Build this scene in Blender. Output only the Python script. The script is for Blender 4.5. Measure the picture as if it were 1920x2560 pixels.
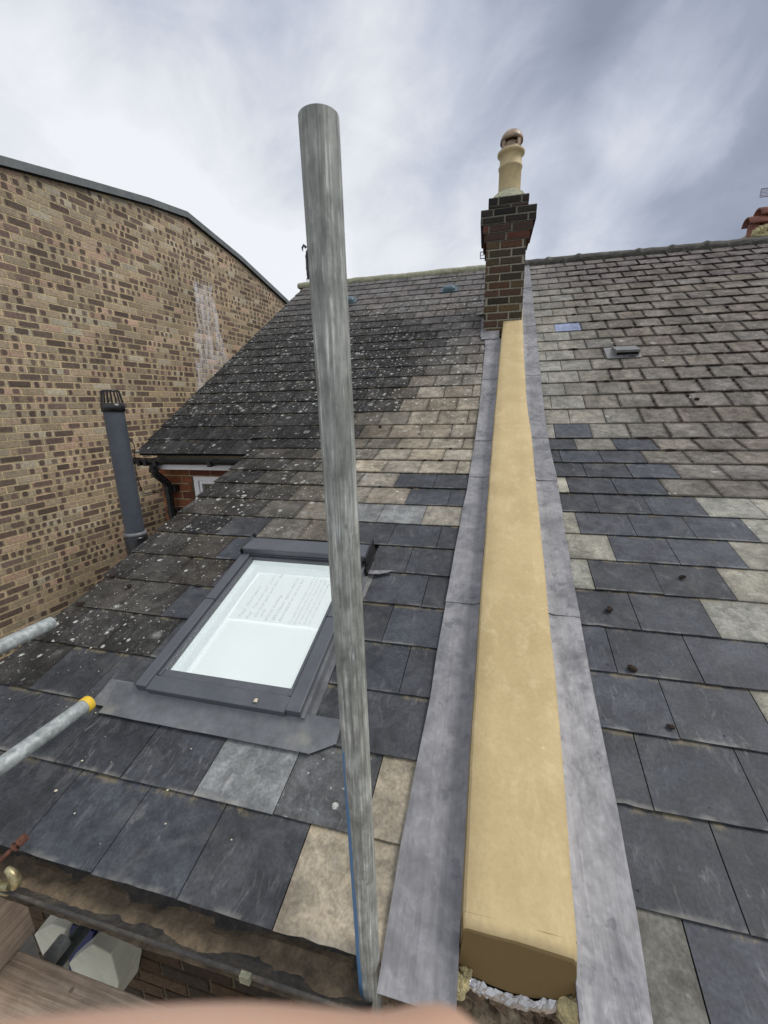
import bpy, math, random
from mathutils import Vector, Matrix, noise
R = math.radians
random.seed(7)
for o in list(bpy.data.objects): bpy.data.objects.remove(o, do_unlink=True)
S = bpy.context.scene
COL = S.collection

# ------------------------------------------------------------------ camera
cam = bpy.data.cameras.new('camera'); camo = bpy.data.objects.new('camera', cam); COL.objects.link(camo)
r_ = Vector((0.97115618, 0.23768669, -0.01899262)); u_ = Vector((-0.04079353, 0.24409737, 0.96889234)); f_ = Vector((-0.23492886, 0.940171, -0.24675275))
camo.matrix_world = Matrix(((r_.x, u_.x, -f_.x, 0), (r_.y, u_.y, -f_.y, 0), (r_.z, u_.z, -f_.z, 0), (0, 0, 0, 1)))
cam.sensor_fit = 'VERTICAL'; cam.sensor_height = 36; cam.lens = 1014.9 / 2560 * 36
cam.clip_start = .004; cam.clip_end = 500
cam.dof.use_dof = True; cam.dof.focus_distance = 2.2; cam.dof.aperture_fstop = 20
S.camera = camo
S.view_settings.view_transform = 'Standard'; S.view_settings.look = 'None'; S.view_settings.gamma = 1
S.view_settings.exposure = 0.28

# ------------------------------------------------------------------ node helper
class NT:
    def __init__(s, tree): s.t = tree; s.n = tree.nodes; s.l = tree.links
    def put(s, sock, v):
        if isinstance(v, bpy.types.NodeSocket): s.l.new(v, sock)
        elif v is not None:
            if hasattr(sock.default_value, '__len__') and not hasattr(v, '__len__'): v = (v,) * len(sock.default_value)
            if hasattr(v, '__len__') and len(sock.default_value) == 4 and len(v) == 3: v = (*v, 1)
            sock.default_value = v
    def add(s, typ, **kw):
        n = s.n.new(typ)
        for k, v in kw.items(): setattr(n, k, v)
        return n
    def math(s, op, a, b=None, c=None, clamp=False):
        n = s.add('ShaderNodeMath', operation=op, use_clamp=clamp); s.put(n.inputs[0], a)
        if b is not None: s.put(n.inputs[1], b)
        if c is not None: s.put(n.inputs[2], c)
        return n.outputs[0]
    def vmath(s, op, a, b=None):
        n = s.add('ShaderNodeVectorMath', operation=op); s.put(n.inputs[0], a)
        if b is not None: s.put(n.inputs[1], b)
        return n.outputs['Value' if op in ('DOT_PRODUCT', 'LENGTH', 'DISTANCE') else 'Vector']
    def mix(s, f, a, b, blend='MIX'):
        n = s.add('ShaderNodeMix', data_type='RGBA', blend_type=blend)
        s.put(n.inputs[0], f); s.put(n.inputs[6], a); s.put(n.inputs[7], b); return n.outputs[2]
    def mul(s, c, f):                                   # colour times scalar
        n = s.add('ShaderNodeVectorMath', operation='SCALE'); s.put(n.inputs[0], c); s.put(n.inputs['Scale'], f); return n.outputs[0]
    def ramp(s, v, lo, hi, a=0., b=1., smooth=True):
        n = s.add('ShaderNodeMapRange', interpolation_type='SMOOTHSTEP' if smooth else 'LINEAR')
        for i, x in enumerate((v, lo, hi, a, b)): s.put(n.inputs[i], x)
        return n.outputs[0]
    def noise(s, vec, scale, detail=4, rough=.55, dist=0., out=0):
        n = s.add('ShaderNodeTexNoise'); s.put(n.inputs['Vector'], vec); s.put(n.inputs['Scale'], scale)
        s.put(n.inputs['Detail'], detail); s.put(n.inputs['Roughness'], rough); s.put(n.inputs['Distortion'], dist); return n.outputs[out]
    def voro(s, vec, scale, feat='F1', out='Distance', rnd=1.):
        n = s.add('ShaderNodeTexVoronoi', feature=feat); s.put(n.inputs['Vector'], vec); s.put(n.inputs['Scale'], scale); s.put(n.inputs['Randomness'], rnd)
        return n.outputs[out]
    def mapping(s, vec, scale=(1, 1, 1), rot=(0, 0, 0), loc=(0, 0, 0)):
        n = s.add('ShaderNodeMapping'); s.put(n.inputs[0], vec); n.inputs['Scale'].default_value = scale; n.inputs['Rotation'].default_value = rot; n.inputs['Location'].default_value = loc
        return n.outputs[0]
    def coord(s, out='Object'): return s.add('ShaderNodeTexCoord').outputs[out]
    def attr(s, name, out='Color'): return s.add('ShaderNodeAttribute', attribute_name=name).outputs[out]
    def sep(s, v):
        n = s.add('ShaderNodeSeparateXYZ'); s.put(n.inputs[0], v); return n.outputs
    def bump(s, h, strength=.3, dist=.01):
        n = s.add('ShaderNodeBump'); n.inputs['Strength'].default_value = strength; n.inputs['Distance'].default_value = dist; s.put(n.inputs['Height'], h); return n.outputs[0]

def material(name, fn):
    m = bpy.data.materials.new(name); m.use_nodes = True
    g = NT(m.node_tree); b = m.node_tree.nodes['Principled BSDF']
    out = fn(g, b) or {}
    for k, v in out.items(): g.put(b.inputs[k], v)
    return m

# ------------------------------------------------------------------ world: overcast sky
W = bpy.data.worlds.new('World'); S.world = W; W.use_nodes = True
g = NT(W.node_tree); bg = W.node_tree.nodes['Background']
SUN_EL, SUN_AZ = 52, 80           # azimuth from +Y towards +X
sky = g.add('ShaderNodeTexSky', sky_type='NISHITA'); sky.sun_disc = False; sky.sun_elevation = R(SUN_EL); sky.sun_rotation = R(SUN_AZ)
d = g.vmath('NORMALIZE', g.coord('Generated')); x, y, z = g.sep(d)
zz = g.math('ADD', g.math('ABSOLUTE', z), .28)
cv = g.add('ShaderNodeCombineXYZ'); g.put(cv.inputs[0], g.math('DIVIDE', x, zz)); g.put(cv.inputs[1], g.math('DIVIDE', y, zz))
P = cv.outputs[0]
n1 = g.noise(g.mapping(P, (1, 1, 1), (0, 0, .3), (3.1, 1.2, 0)), 1.15, 5, .5, .35)
dr = g.mapping(g.mapping(d, (1, 1, 1), (0, R(-48), 0)), (3.4, 2.4, 1.6), (0, 0, 0), (.7, 2.3, 1.1))
n2 = g.noise(dr, 1.35, 7, .55, .6)
n3 = g.noise(g.mapping(d, (1, 1, 1.6)), 5.0, 8, .62, .6)
lobes = [((0, .1, 1), 5, 40, .6), ((0, -1, .45), 20, 80, .62), ((-.614, .706, .353), 22, 46, .50), ((-.32, .90, .24), 12, 34, .36), ((-.427, .717, .550), 3, 15, -.30), ((-.628, .590, .508), 4, 22, .06),
         ((.270, .840, .472), 0, 9, .42), ((.20, .883, .425), 0, 9, .10), ((.10, .941, .326), 2, 12, .22), ((.40, .80, .42), 6, 24, -.14), ((.33, .76, .56), 3, 15, -.16),
         ((-.061, .825, .561), 3, 20, -.04), ((-.20, .80, .54), 3, 17, -.20), ((-.09, .90, .42), 2, 12, -.10), ((.19, .86, .30), 4, 16, .05), ((.03, .87, .49), 4, 15, -.10)]
V = g.math('ADD', .24, 0)
for c, a0, a1, w in lobes:
    l = g.ramp(g.vmath('DOT_PRODUCT', d, Vector(c).normalized()[:]), math.cos(R(a1)), math.cos(R(a0)))
    V = g.math('MULTIPLY_ADD', l, w, V)
V = g.math('MULTIPLY_ADD', g.math('SUBTRACT', n1, .5), .62, V)
V = g.math('MULTIPLY_ADD', g.math('SUBTRACT', n2, .5), .75, V)
V = g.math('MULTIPLY_ADD', g.math('SUBTRACT', n3, .5), .55, V)
cr = g.add('ShaderNodeValToRGB'); g.put(cr.inputs[0], V)
e = cr.color_ramp.elements; e[0].position = 0; e[0].color = (.27, .30, .39, 1); e[1].position = 1; e[1].color = (.90, .92, .96, 1)
for p_, c_ in ((.28, (.36, .40, .50)), (.55, (.56, .60, .70)), (.8, (.78, .81, .86))):
    q_ = cr.color_ramp.elements.new(p_); q_.color = (*c_, 1)
clouds = g.mul(cr.outputs[0], 8.3)
g.put(bg.inputs[0], g.mix(.95, sky.outputs[0], clouds)); bg.inputs[1].default_value = .1

sun = bpy.data.lights.new('sun', 'SUN'); sun.energy = 1.7; sun.angle = R(22); sun.color = (1, .96, .9)
suno = bpy.data.objects.new('sun', sun); COL.objects.link(suno)
sd = Vector((math.cos(R(SUN_EL)) * math.sin(R(SUN_AZ)), math.cos(R(SUN_EL)) * math.cos(R(SUN_AZ)), math.sin(R(SUN_EL))))
suno.rotation_euler = sd.to_track_quat('Z', 'Y').to_euler()

# ------------------------------------------------------------------ mesh builder
class MB:
    def __init__(s): s.v = []; s.f = []; s.c = []; s.d = []; s.uv = []; s.sm = []
    def face(s, pts, col=(1, 1, 1), dat=(0, 0, 0), uv=None, smooth=False):
        i = len(s.v); s.v += [tuple(p) for p in pts]; s.f.append(list(range(i, i + len(pts)))); s.c.append(col); s.d.append(dat)
        s.uv.append(uv or [(.5, .5)] * len(pts)); s.sm.append(smooth)
    def mesh(s, verts, faces, col=(1, 1, 1), dat=(0, 0, 0), smooth=False):
        i = len(s.v); s.v += [tuple(p) for p in verts]
        for f in faces:
            s.f.append([i + k for k in f]); s.c.append(col); s.d.append(dat); s.uv.append([(.5, .5)] * len(f)); s.sm.append(smooth)
    def hexa(s, b, t, col=(1, 1, 1), dat=(0, 0, 0), uvtop=None, bottom=True):     # b,t: 4 points each, counter-clockwise seen from the top
        n = len(b)
        s.face(t, col, dat, uvtop)
        if bottom: s.face(b[::-1], col, dat)
        for k in range(n): s.face([b[k], b[(k + 1) % n], t[(k + 1) % n], t[k]], col, dat)
    def box(s, x0, x1, y0, y1, z0, z1, col=(1, 1, 1), dat=(0, 0, 0)):
        s.hexa([(x0, y0, z0), (x1, y0, z0), (x1, y1, z0), (x0, y1, z0)], [(x0, y0, z1), (x1, y0, z1), (x1, y1, z1), (x0, y1, z1)], col, dat)
    def tube(s, a, b, r, seg=32, r2=None, caps=True, hollow=0, col=(1, 1, 1)):
        a = Vector(a); b = Vector(b); ax = (b - a).normalized(); r2 = r if r2 is None else r2
        t = ax.orthogonal().normalized(); w = ax.cross(t)
        ring = lambda c, rr: [c + (t * math.cos(2 * math.pi * k / seg) + w * math.sin(2 * math.pi * k / seg)) * rr for k in range(seg)]
        A = ring(a, r); B = ring(b, r2); i = len(s.v)
        fs = [[k, (k + 1) % seg, seg + (k + 1) % seg, seg + k] for k in range(seg)]
        s.mesh(A + B, fs, col, smooth=True)
        if hollow:
            Ai = ring(a, r - hollow); Bi = ring(b, r2 - hollow)
            s.mesh(Ai + Bi, [f[::-1] for f in fs], col, smooth=True)
            for O_, I_ in ((A, Ai), (B, Bi)):
                s.mesh(O_ + I_, fs, col)
        elif caps: s.face(A[::-1], col); s.face(B, col)
    def lathe(s, c, prof, seg=32, col=(1, 1, 1), smooth=True):                     # prof: (r,z)
        vs = []
        for r0, z0 in prof: vs += [(c[0] + r0 * math.cos(2 * math.pi * k / seg), c[1] + r0 * math.sin(2 * math.pi * k / seg), c[2] + z0) for k in range(seg)]
        fs = []
        for j in range(len(prof) - 1):
            for k in range(seg): fs.append([j * seg + k, j * seg + (k + 1) % seg, (j + 1) * seg + (k + 1) % seg, (j + 1) * seg + k])
        s.mesh(vs, fs, col, smooth=smooth)
    def path(s, pts, r, seg=12, col=(1, 1, 1), closed_caps=True):
        pts = [Vector(p) for p in pts]; vs = []; prev = None
        for i, p in enumerate(pts):
            ax = (pts[min(i + 1, len(pts) - 1)] - pts[max(i - 1, 0)]).normalized()
            t = (prev - ax * prev.dot(ax)).normalized() if prev else ax.orthogonal().normalized(); prev = t; w = ax.cross(t)
            rr = r[i] if isinstance(r, (list, tuple)) else r
            vs += [p + (t * math.cos(2 * math.pi * k / seg) + w * math.sin(2 * math.pi * k / seg)) * rr for k in range(seg)]
        fs = []
        for j in range(len(pts) - 1):
            for k in range(seg): fs.append([j * seg + k, j * seg + (k + 1) % seg, (j + 1) * seg + (k + 1) % seg, (j + 1) * seg + k])
        s.mesh(vs, fs, col, smooth=True)
        if closed_caps: s.face(vs[:seg][::-1], col); s.face(vs[-seg:], col)
    def build(s, name, mat, parent=None, bevel=0, recalc=False, weld=False):
        me = bpy.data.meshes.new(name); me.from_pydata(s.v, [], s.f); o = bpy.data.objects.new(name, me); COL.objects.link(o)
        ca = me.color_attributes.new('Col', 'FLOAT_COLOR', 'CORNER'); da = me.color_attributes.new('Dat', 'FLOAT_COLOR', 'CORNER'); uv = me.uv_layers.new(name='UVMap')
        cc, dd, uu = [], [], []
        for f, c, dt, q in zip(s.f, s.c, s.d, s.uv):
            for k in range(len(f)): cc += [*c, 1]; dd += [*dt, 1]; uu += list(q[k])
        ca.data.foreach_set('color', cc); da.data.foreach_set('color', dd); uv.data.foreach_set('uv', uu)
        me.polygons.foreach_set('use_smooth', s.sm)
        me.materials.append(mat)
        if weld or bevel:
            w = o.modifiers.new('weld', 'WELD'); w.merge_threshold = .0003
        if bevel:
            b = o.modifiers.new('bevel', 'BEVEL'); b.width = bevel; b.segments = 2; b.limit_method = 'ANGLE'; b.angle_limit = R(35)
        if parent: attach(o, parent)
        return o
def attach(o, parent):
    o.parent = parent
    if parent.type == 'EMPTY': o.matrix_parent_inverse = Matrix.Translation(-parent.location)
def tag(o, label=None, cat=None, group=None, kind=None):
    if label: o['label'] = label
    if cat: o['category'] = cat
    if group: o['group'] = group
    if kind: o['kind'] = kind
    return o
def thing(name, loc, label, cat, group=None):
    o = bpy.data.objects.new(name, None); COL.objects.link(o); o.location = loc; o.empty_display_size = .1
    return tag(o, label, cat, group)
rnd = random.uniform
def nz(*p): return noise.noise(Vector(p))

# ------------------------------------------------------------------ roof frame (metres; camera at the origin)
AL, AU = R(18.0783745), R(31.70331316)
Y0, Z0 = 3.31318801, -.2233999
def PL(X, s, h=0.): return Vector((X, Y0 + s * math.cos(AL) - h * math.sin(AL), Z0 + s * math.sin(AL) + h * math.cos(AL)))
def PU(X, s, h=0.): return Vector((X, Y0 + s * math.cos(AU) - h * math.sin(AU), Z0 + s * math.sin(AU) + h * math.cos(AU)))
def PR(X, s, h=0.): return PL(X, s, h) if s < 0 else PU(X, s, h)
SR = 4.157                                   # slope length to the ridge
def interp(tab, s):
    if s <= tab[0][0]: return tab[0][1]
    for (a, b), (c, e_) in zip(tab, tab[1:]):
        if s <= c: return b + (e_ - b) * (s - a) / (c - a)
    return tab[-1][1]

# ------------------------------------------------------------------ materials
def m_slate(g, b):
    co = g.coord(); col = g.attr('Col'); dat = g.sep(g.attr('Dat')); li, st, ed = dat[0], dat[1], dat[2]
    uv = g.sep(g.add('ShaderNodeUVMap', uv_map='UVMap').outputs[0])
    rnd_ = g.attr('Col')
    big = g.noise(co, 4.5, 4, .6); med = g.noise(co, 19, 6, .65, .6); fin = g.noise(co, 120, 4, .6)
    c = g.mul(col, g.ramp(big, .25, .75, .68, 1.32)); c = g.mul(c, g.ramp(med, .25, .75, .64, 1.42)); c = g.mul(c, g.ramp(fin, .2, .8, .74, 1.3)); c = g.mix(g.math('MULTIPLY', g.ramp(g.noise(co, 7.5, 5, .7, .8), .5, .72), .28), c, (.17, .168, .155))
    # riven streaks running up the slope and smudges of pale dust
    sm = g.mapping(co, (26, 7, 7), (0, 0, .25)); s1 = g.noise(sm, 1.6, 6, .7, 1.2)
    pale = g.math('MULTIPLY', g.ramp(s1, .53, .74), g.ramp(g.noise(co, 7, 3), .42, .6)); pale = g.math('MULTIPLY', pale, st)
    c = g.mix(g.math('MULTIPLY', pale, .75), c, (.40, .40, .39))
    # scuffs and scratches
    sc = g.noise(g.mapping(co, (34, 12, 12), (0, 0, .9)), 1.5, 6, .7, 1.4); sc = g.math('MULTIPLY', g.ramp(sc, .60, .78), g.ramp(g.noise(co, 5, 2), .5, .62))
    c = g.mix(g.math('MULTIPLY', sc, g.math('MULTIPLY', st, .5)), c, (.42, .42, .42))
    # grown-on dark edges of old slates, pale dusty tail of new ones
    u, v = uv[0], uv[1]
    eu = g.math('MINIMUM', u, g.math('SUBTRACT', 1, u)); wob = g.math('MULTIPLY', g.math('SUBTRACT', g.noise(co, 40, 4, .7), .5), .16)
    em = g.math('MINIMUM', g.math('ADD', eu, wob), g.math('ADD', v, wob)); em = g.ramp(em, .0, .10, 1, 0)
    c = g.mix(g.math('MULTIPLY', em, g.math('MULTIPLY', ed, .8, clamp=True), clamp=True), c, (.018, .016, .014))
    tail = g.math('MULTIPLY', g.ramp(g.math('ADD', v, g.math('MULTIPLY', wob, .6)), .0, .07, 1, 0), g.ramp(g.noise(co, 9, 3), .45, .6))
    c = g.mix(g.math('MULTIPLY', tail, g.math('MULTIPLY', g.math('SUBTRACT', 1, ed, clamp=True), .30)), c, (.42, .40, .35))
    ock = g.math('MULTIPLY', g.ramp(g.noise(co, 13, 5, .7), .47, .6), g.ramp(g.math('ADD', v, g.math('MULTIPLY', wob, .5)), .90, 1.0))
    c = g.mix(g.math('MULTIPLY', ock, .6), c, (.27, .22, .13))
    # lichen: white rosettes of many sizes in drifts, plus crumbs
    wc = g.vmath('ADD', co, g.mul(g.noise(co, 45, 4, .7, 0, 1), .034))
    for scl, r0, r1, k, lo in ((8, .10, .30, .38, .62), (12, .12, .26, .7, .5), (24, .15, .27, .9, .55), (50, .15, .25, .85, .5), (85, .16, .26, .8, .4)):
        dd = g.voro(wc, scl); rr = g.sep(g.voro(wc, scl, out='Color'))[0]
        keep = g.ramp(rr, g.math('SUBTRACT', 1.02, g.math('MULTIPLY', li, lo)), g.math('SUBTRACT', 1.06, g.math('MULTIPLY', li, lo)))
        drift = g.ramp(g.noise(co, 3.2 + scl * .02, 3), .36, .50)
        blob = g.math('MULTIPLY', g.math('MULTIPLY', g.ramp(dd, r0, r1, 1, 0), keep), g.math('MULTIPLY', drift, g.ramp(li, .02, .1)))
        c = g.mix(g.math('MULTIPLY', blob, k), c, g.mix(g.noise(co, 90, 2), (.30, .31, .28), (.72, .73, .68)))
    haze = g.math('MULTIPLY', g.ramp(g.noise(co, 30, 6, .75), .52, .72), g.math('MULTIPLY', g.ramp(g.noise(co, 6, 3), .45, .62), g.math('MULTIPLY', li, .55)))
    c = g.mix(haze, c, (.24, .235, .21))
    h = g.math('ADD', g.math('MULTIPLY', g.noise(co, 45, 8, .75), 1.), g.math('MULTIPLY', s1, .35))
    return {'Base Color': c, 'Roughness': g.math('ADD', g.ramp(med, .3, .7, .5, .7), g.math('MULTIPLY', ed, .4, clamp=True), clamp=True), 'Specular IOR Level': g.math('SUBTRACT', .34, g.math('MULTIPLY', ed, .5), clamp=True), 'Normal': g.bump(h, .35, .004)}
M_SLATE = material('slate', m_slate)

def m_lead(g, b):
    co = g.coord(); n1 = g.noise(co, 5, 5, .6, .6); st = g.noise(g.mapping(co, (70, 1.6, 1.6)), 1.6, 5, .65, .3); n3 = g.noise(co, 24, 5, .7, .5)
    c = g.mix(g.ramp(n1, .3, .7), (.175, .174, .184), (.315, .311, .322)); c = g.mul(c, g.ramp(st, .25, .75, .91, 1.09)); c = g.mul(c, g.ramp(n3, .25, .75, .82, 1.16))
    wc = g.vmath('ADD', co, g.mul(g.noise(co, 40, 4, .6, 0, 1), .05))
    bl = g.math('MULTIPLY', g.ramp(g.voro(wc, 17), .24, .32, 1, 0), g.ramp(g.noise(co, 3.3, 3), .45, .55)); c = g.mix(g.math('MULTIPLY', bl, .5), c, (.105, .11, .125))
    dots = g.math('MULTIPLY', g.ramp(g.voro(co, 55), .09, .12, 1, 0), g.ramp(g.noise(co, 4, 2), .55, .6)); c = g.mix(g.math('MULTIPLY', dots, .8), c, (.02, .018, .02))
    wht = g.math('MULTIPLY', g.ramp(n3, .58, .75), g.ramp(g.noise(co, 2.3, 3), .5, .65)); c = g.mix(g.math('MULTIPLY', wht, .22), c, (.62, .62, .68))
    return {'Base Color': c, 'Roughness': g.ramp(n1, .3, .7, .42, .62), 'Metallic': .25, 'Specular IOR Level': .5, 'Normal': g.bump(g.math('ADD', g.math('MULTIPLY', g.noise(co, 9, 3), 2.), g.math('MULTIPLY', st, .12)), .7, .009)}
M_LEAD = material('lead', m_lead)

def m_render(g, b):
    co = g.coord(); n1 = g.noise(co, 3.4, 5, .6, .3); n2 = g.noise(g.mapping(co, (1, .6, .6)), 14, 6, .72, .25); n3 = g.noise(co, 90, 4, .6)
    c = g.mix(g.ramp(n1, .3, .7), (.46, .35, .175), (.54, .42, .22)); c = g.mix(g.ramp(n2, .48, .72), c, (.58, .46, .255)); c = g.mul(c, g.ramp(n3, .2, .8, .93, 1.06))
    stn = g.math('MULTIPLY', g.ramp(g.noise(g.mapping(co, (9, 2.5, 2.5)), 1.5, 5, .7), .55, .72), g.ramp(n2, .4, .6)); c = g.mix(g.math('MULTIPLY', stn, .4), c, (.40, .30, .15))
    sp = g.math('MULTIPLY', g.ramp(g.voro(co, 30), .12, .16, 1, 0), g.ramp(g.noise(co, 3, 2), .55, .62)); c = g.mix(g.math('MULTIPLY', sp, .35), c, (.78, .66, .42))
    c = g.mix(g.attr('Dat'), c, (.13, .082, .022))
    hh = g.math('ADD', n2, g.math('MULTIPLY', n3, .25))
    return {'Base Color': c, 'Roughness': .78, 'Normal': g.bump(hh, .3, .006)}
M_RENDER = material('smooth_render', m_render)

def m_brick(g, b):
    co = g.coord(); c = g.attr('Col'); n1 = g.noise(co, 40, 5, .7); n2 = g.noise(co, 150, 3, .6); n0 = g.noise(co, 1.1, 3)
    c = g.mul(c, g.ramp(n1, .25, .75, .72, 1.3)); c = g.mul(c, g.ramp(n2, .25, .75, .82, 1.18)); c = g.mul(c, g.ramp(n0, .3, .7, .9, 1.1))
    pit = g.ramp(g.voro(co, 95), .10, .2, 1, 0); pit = g.math('MULTIPLY', pit, g.ramp(g.noise(co, 12, 3), .5, .6)); c = g.mix(g.math('MULTIPLY', pit, .6), c, (.04, .033, .028))
    return {'Base Color': c, 'Roughness': .88, 'Specular IOR Level': .25, 'Normal': g.bump(g.math('ADD', n1, g.math('MULTIPLY', n2, .5)), .5, .004)}
M_BRICK = material('brick', m_brick)

def m_stained(g, b):
    r = m_brick(g, b); co = g.coord(); x, y, z = g.sep(co)
    wb = g.math('MULTIPLY', g.math('SUBTRACT', g.noise(g.mapping(co, (1, 1, .35)), 7, 5, .7), .5), .55)
    yy = g.math('ADD', y, wb)
    ax = g.ramp(z, .3, 1.95, 6.33, 6.26, False); hw = g.ramp(z, .3, 1.95, .50, .17, False)
    dx = g.math('DIVIDE', g.math('ABSOLUTE', g.math('SUBTRACT', yy, ax)), hw)
    inside = g.math('MULTIPLY', g.ramp(dx, .75, 1.05, 1, 0), g.math('MULTIPLY', g.ramp(g.math('MULTIPLY_ADD', wb, .5, z), 1.93, 2.02, 1, 0), g.ramp(x, -4.8, -4.7, 1, 1)))
    rim = g.math('MULTIPLY', g.ramp(dx, .55, .95), 1.)
    k = g.math('MULTIPLY', inside, g.math('ADD', g.math('MULTIPLY', rim, .42), g.ramp(g.noise(co, 16, 5, .7), .3, .75, .5, .9)))
    k = g.math('MULTIPLY', k, g.math('MAXIMUM', g.ramp(g.noise(g.mapping(co, (1, 1, .15)), 16, 5, .7), .40, .62, .10, .85), g.math('MULTIPLY', rim, .8))); r['Base Color'] = g.mix(k, r['Base Color'], (.74, .73, .74)); return r
M_STAIN = material('stained_brick', m_stained)

def simple(name, col, rough=.6, metal=0., var=.15, scale=20, bump=.15, spec=.5, dirt=None, dirtamt=.3):
    def f(g, b):
        co = g.coord(); n = g.noise(co, scale, 5, .6); n2 = g.noise(co, scale * 5, 3)
        c = g.mul(col, g.ramp(n, .25, .75, 1 - var, 1 + var)); c = g.mul(c, g.ramp(n2, .25, .75, 1 - var * .5, 1 + var * .5))
        if dirt: c = g.mix(g.math('MULTIPLY', g.ramp(g.noise(co, scale * .4, 6, .7), .5, .68), dirtamt), c, dirt)
        return {'Base Color': c, 'Roughness': g.ramp(n, .3, .7, max(rough - .08, .02), min(rough + .08, 1)), 'Metallic': metal, 'Specular IOR Level': spec, 'Normal': g.bump(n2, bump, .002)}
    return material(name, f)
M_PVC = simple('grey_plastic', (.066, .075, .092), .38, var=.08, dirt=(.11, .12, .13), dirtamt=.35)
M_BLACK = simple('black_plastic', (.012, .012, .014), .3, var=.2, dirt=(.06, .055, .05), dirtamt=.3)
M_FRAME = simple('window_cladding', (.094, .100, .113), .42, .1, var=.07, scale=8, bump=.05, dirt=(.17, .17, .19), dirtamt=.35)
M_APRON = simple('apron_flashing', (.135, .142, .152), .55, .1, var=.22, scale=9, bump=.3, dirt=(.30, .29, .25), dirtamt=.6)
M_WHITE = simple('white_upvc', (.90, .90, .91), .35, var=.04, dirt=(.5, .48, .42), dirtamt=.2)
M_COPING = simple('coping_metal', (.135, .15, .15), .65, var=.2, scale=6, dirt=(.2, .22, .2), dirtamt=.5)
M_MORTAR = simple('cement_mortar', (.30, .30, .21), .9, var=.3, scale=25, bump=.7, dirt=(.09, .10, .06), dirtamt=.6)
M_RIDGE = simple('ridge_tile_clay', (.058, .055, .048), .85, var=.35, scale=30, bump=.6, dirt=(.20, .20, .16), dirtamt=.5)
M_TERRA = simple('terracotta', (.27, .11, .075), .75, var=.25, scale=12, dirt=(.10, .06, .05), dirtamt=.5)
M_POT = simple('buff_clay', (.52, .42, .23), .7, var=.12, scale=9, dirt=(.26, .21, .12), dirtamt=.5)
M_COWL = simple('glazed_cowl', (.32, .23, .155), .4, var=.4, scale=16, dirt=(.10, .07, .09), dirtamt=.7)
M_MOSS = simple('dead_moss', (.030, .018, .012), .95, var=.5, scale=60, bump=1.)
M_DARK = simple('dark_underlay', (.016, .014, .013), .9)
M_CRUMB = simple('mortar_crumb', (.62, .56, .42), .9, var=.2, scale=60)
M_DRY = simple('dry_lump', (.34, .28, .19), .95, var=.4, scale=60, bump=1.)
M_YEL = simple('yellow_plastic', (.80, .53, .045), .45, var=.08)
M_BOX = simple('cream_plastic', (.80, .80, .66), .5, var=.06, scale=8, dirt=(.35, .35, .28), dirtamt=.35)
M_BLUE = simple('blue_plastic', (.022, .028, .16), .45, var=.1)
M_GOLD = simple('zinc_plated_steel', (.42, .38, .22), .42, .7, var=.3, scale=60, dirt=(.20, .10, .04), dirtamt=.7)
M_RUST = simple('rusty_steel', (.13, .055, .035), .9, .1, var=.4, scale=90, bump=.8)
M_FOIL = simple('crumpled_foil', (.50, .50, .51), .3, .9, var=.15, scale=40, bump=.6, dirt=(.2, .18, .14), dirtamt=.4)
M_RUB = simple('broken_masonry', (.12, .085, .055), .95, var=.6, scale=28, bump=1., dirt=(.45, .40, .28), dirtamt=.5)
M_GUT = None
M_AER = simple('aerial_alloy', (.34, .32, .40), .5, .5, var=.1)
M_GROUND = simple('yard_concrete', (.22, .21, .19), .95, var=.25, scale=2)
M_CABLE = simple('cable_sheath', (.02, .014, .014), .6)
M_VENT = simple('blue_grey_vent', (.085, .13, .16), .5, var=.2)
M_SLEEVE = simple('navy_fleece', (.03, .035, .06), .95, var=.2, scale=60)
M_PAINTW = simple('blind_fabric', (.90, .925, .915), .8, var=.025, scale=5, bump=.05)
M_LINING = simple('window_lining', (.86, .90, .91), .5, var=.03, scale=5, bump=0.)
M_INK = simple('pencil', (.77, .80, .80), .8, var=.1)

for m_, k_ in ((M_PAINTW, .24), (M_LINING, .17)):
    b_ = m_.node_tree.nodes['Principled BSDF']; b_.inputs['Emission Color'].default_value = (.93, .97, .955, 1); b_.inputs['Emission Strength'].default_value = k_  # added glow on blind and lining stands in for light from the room
def m_gutter(g, b):
    co = g.coord(); n = g.noise(co, 10, 6, .7, .6); x, y, z = g.sep(co)
    c = g.mix(g.ramp(n, .45, .75), (.05, .047, .044), (.12, .10, .072)); c = g.mul(c, g.ramp(g.noise(co, 70, 4, .7), .25, .75, .7, 1.35))
    return {'Base Color': c, 'Roughness': .8, 'Normal': g.bump(n, .5, .01)}
M_GUT = material('silted_cast_gutter', m_gutter)

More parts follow.
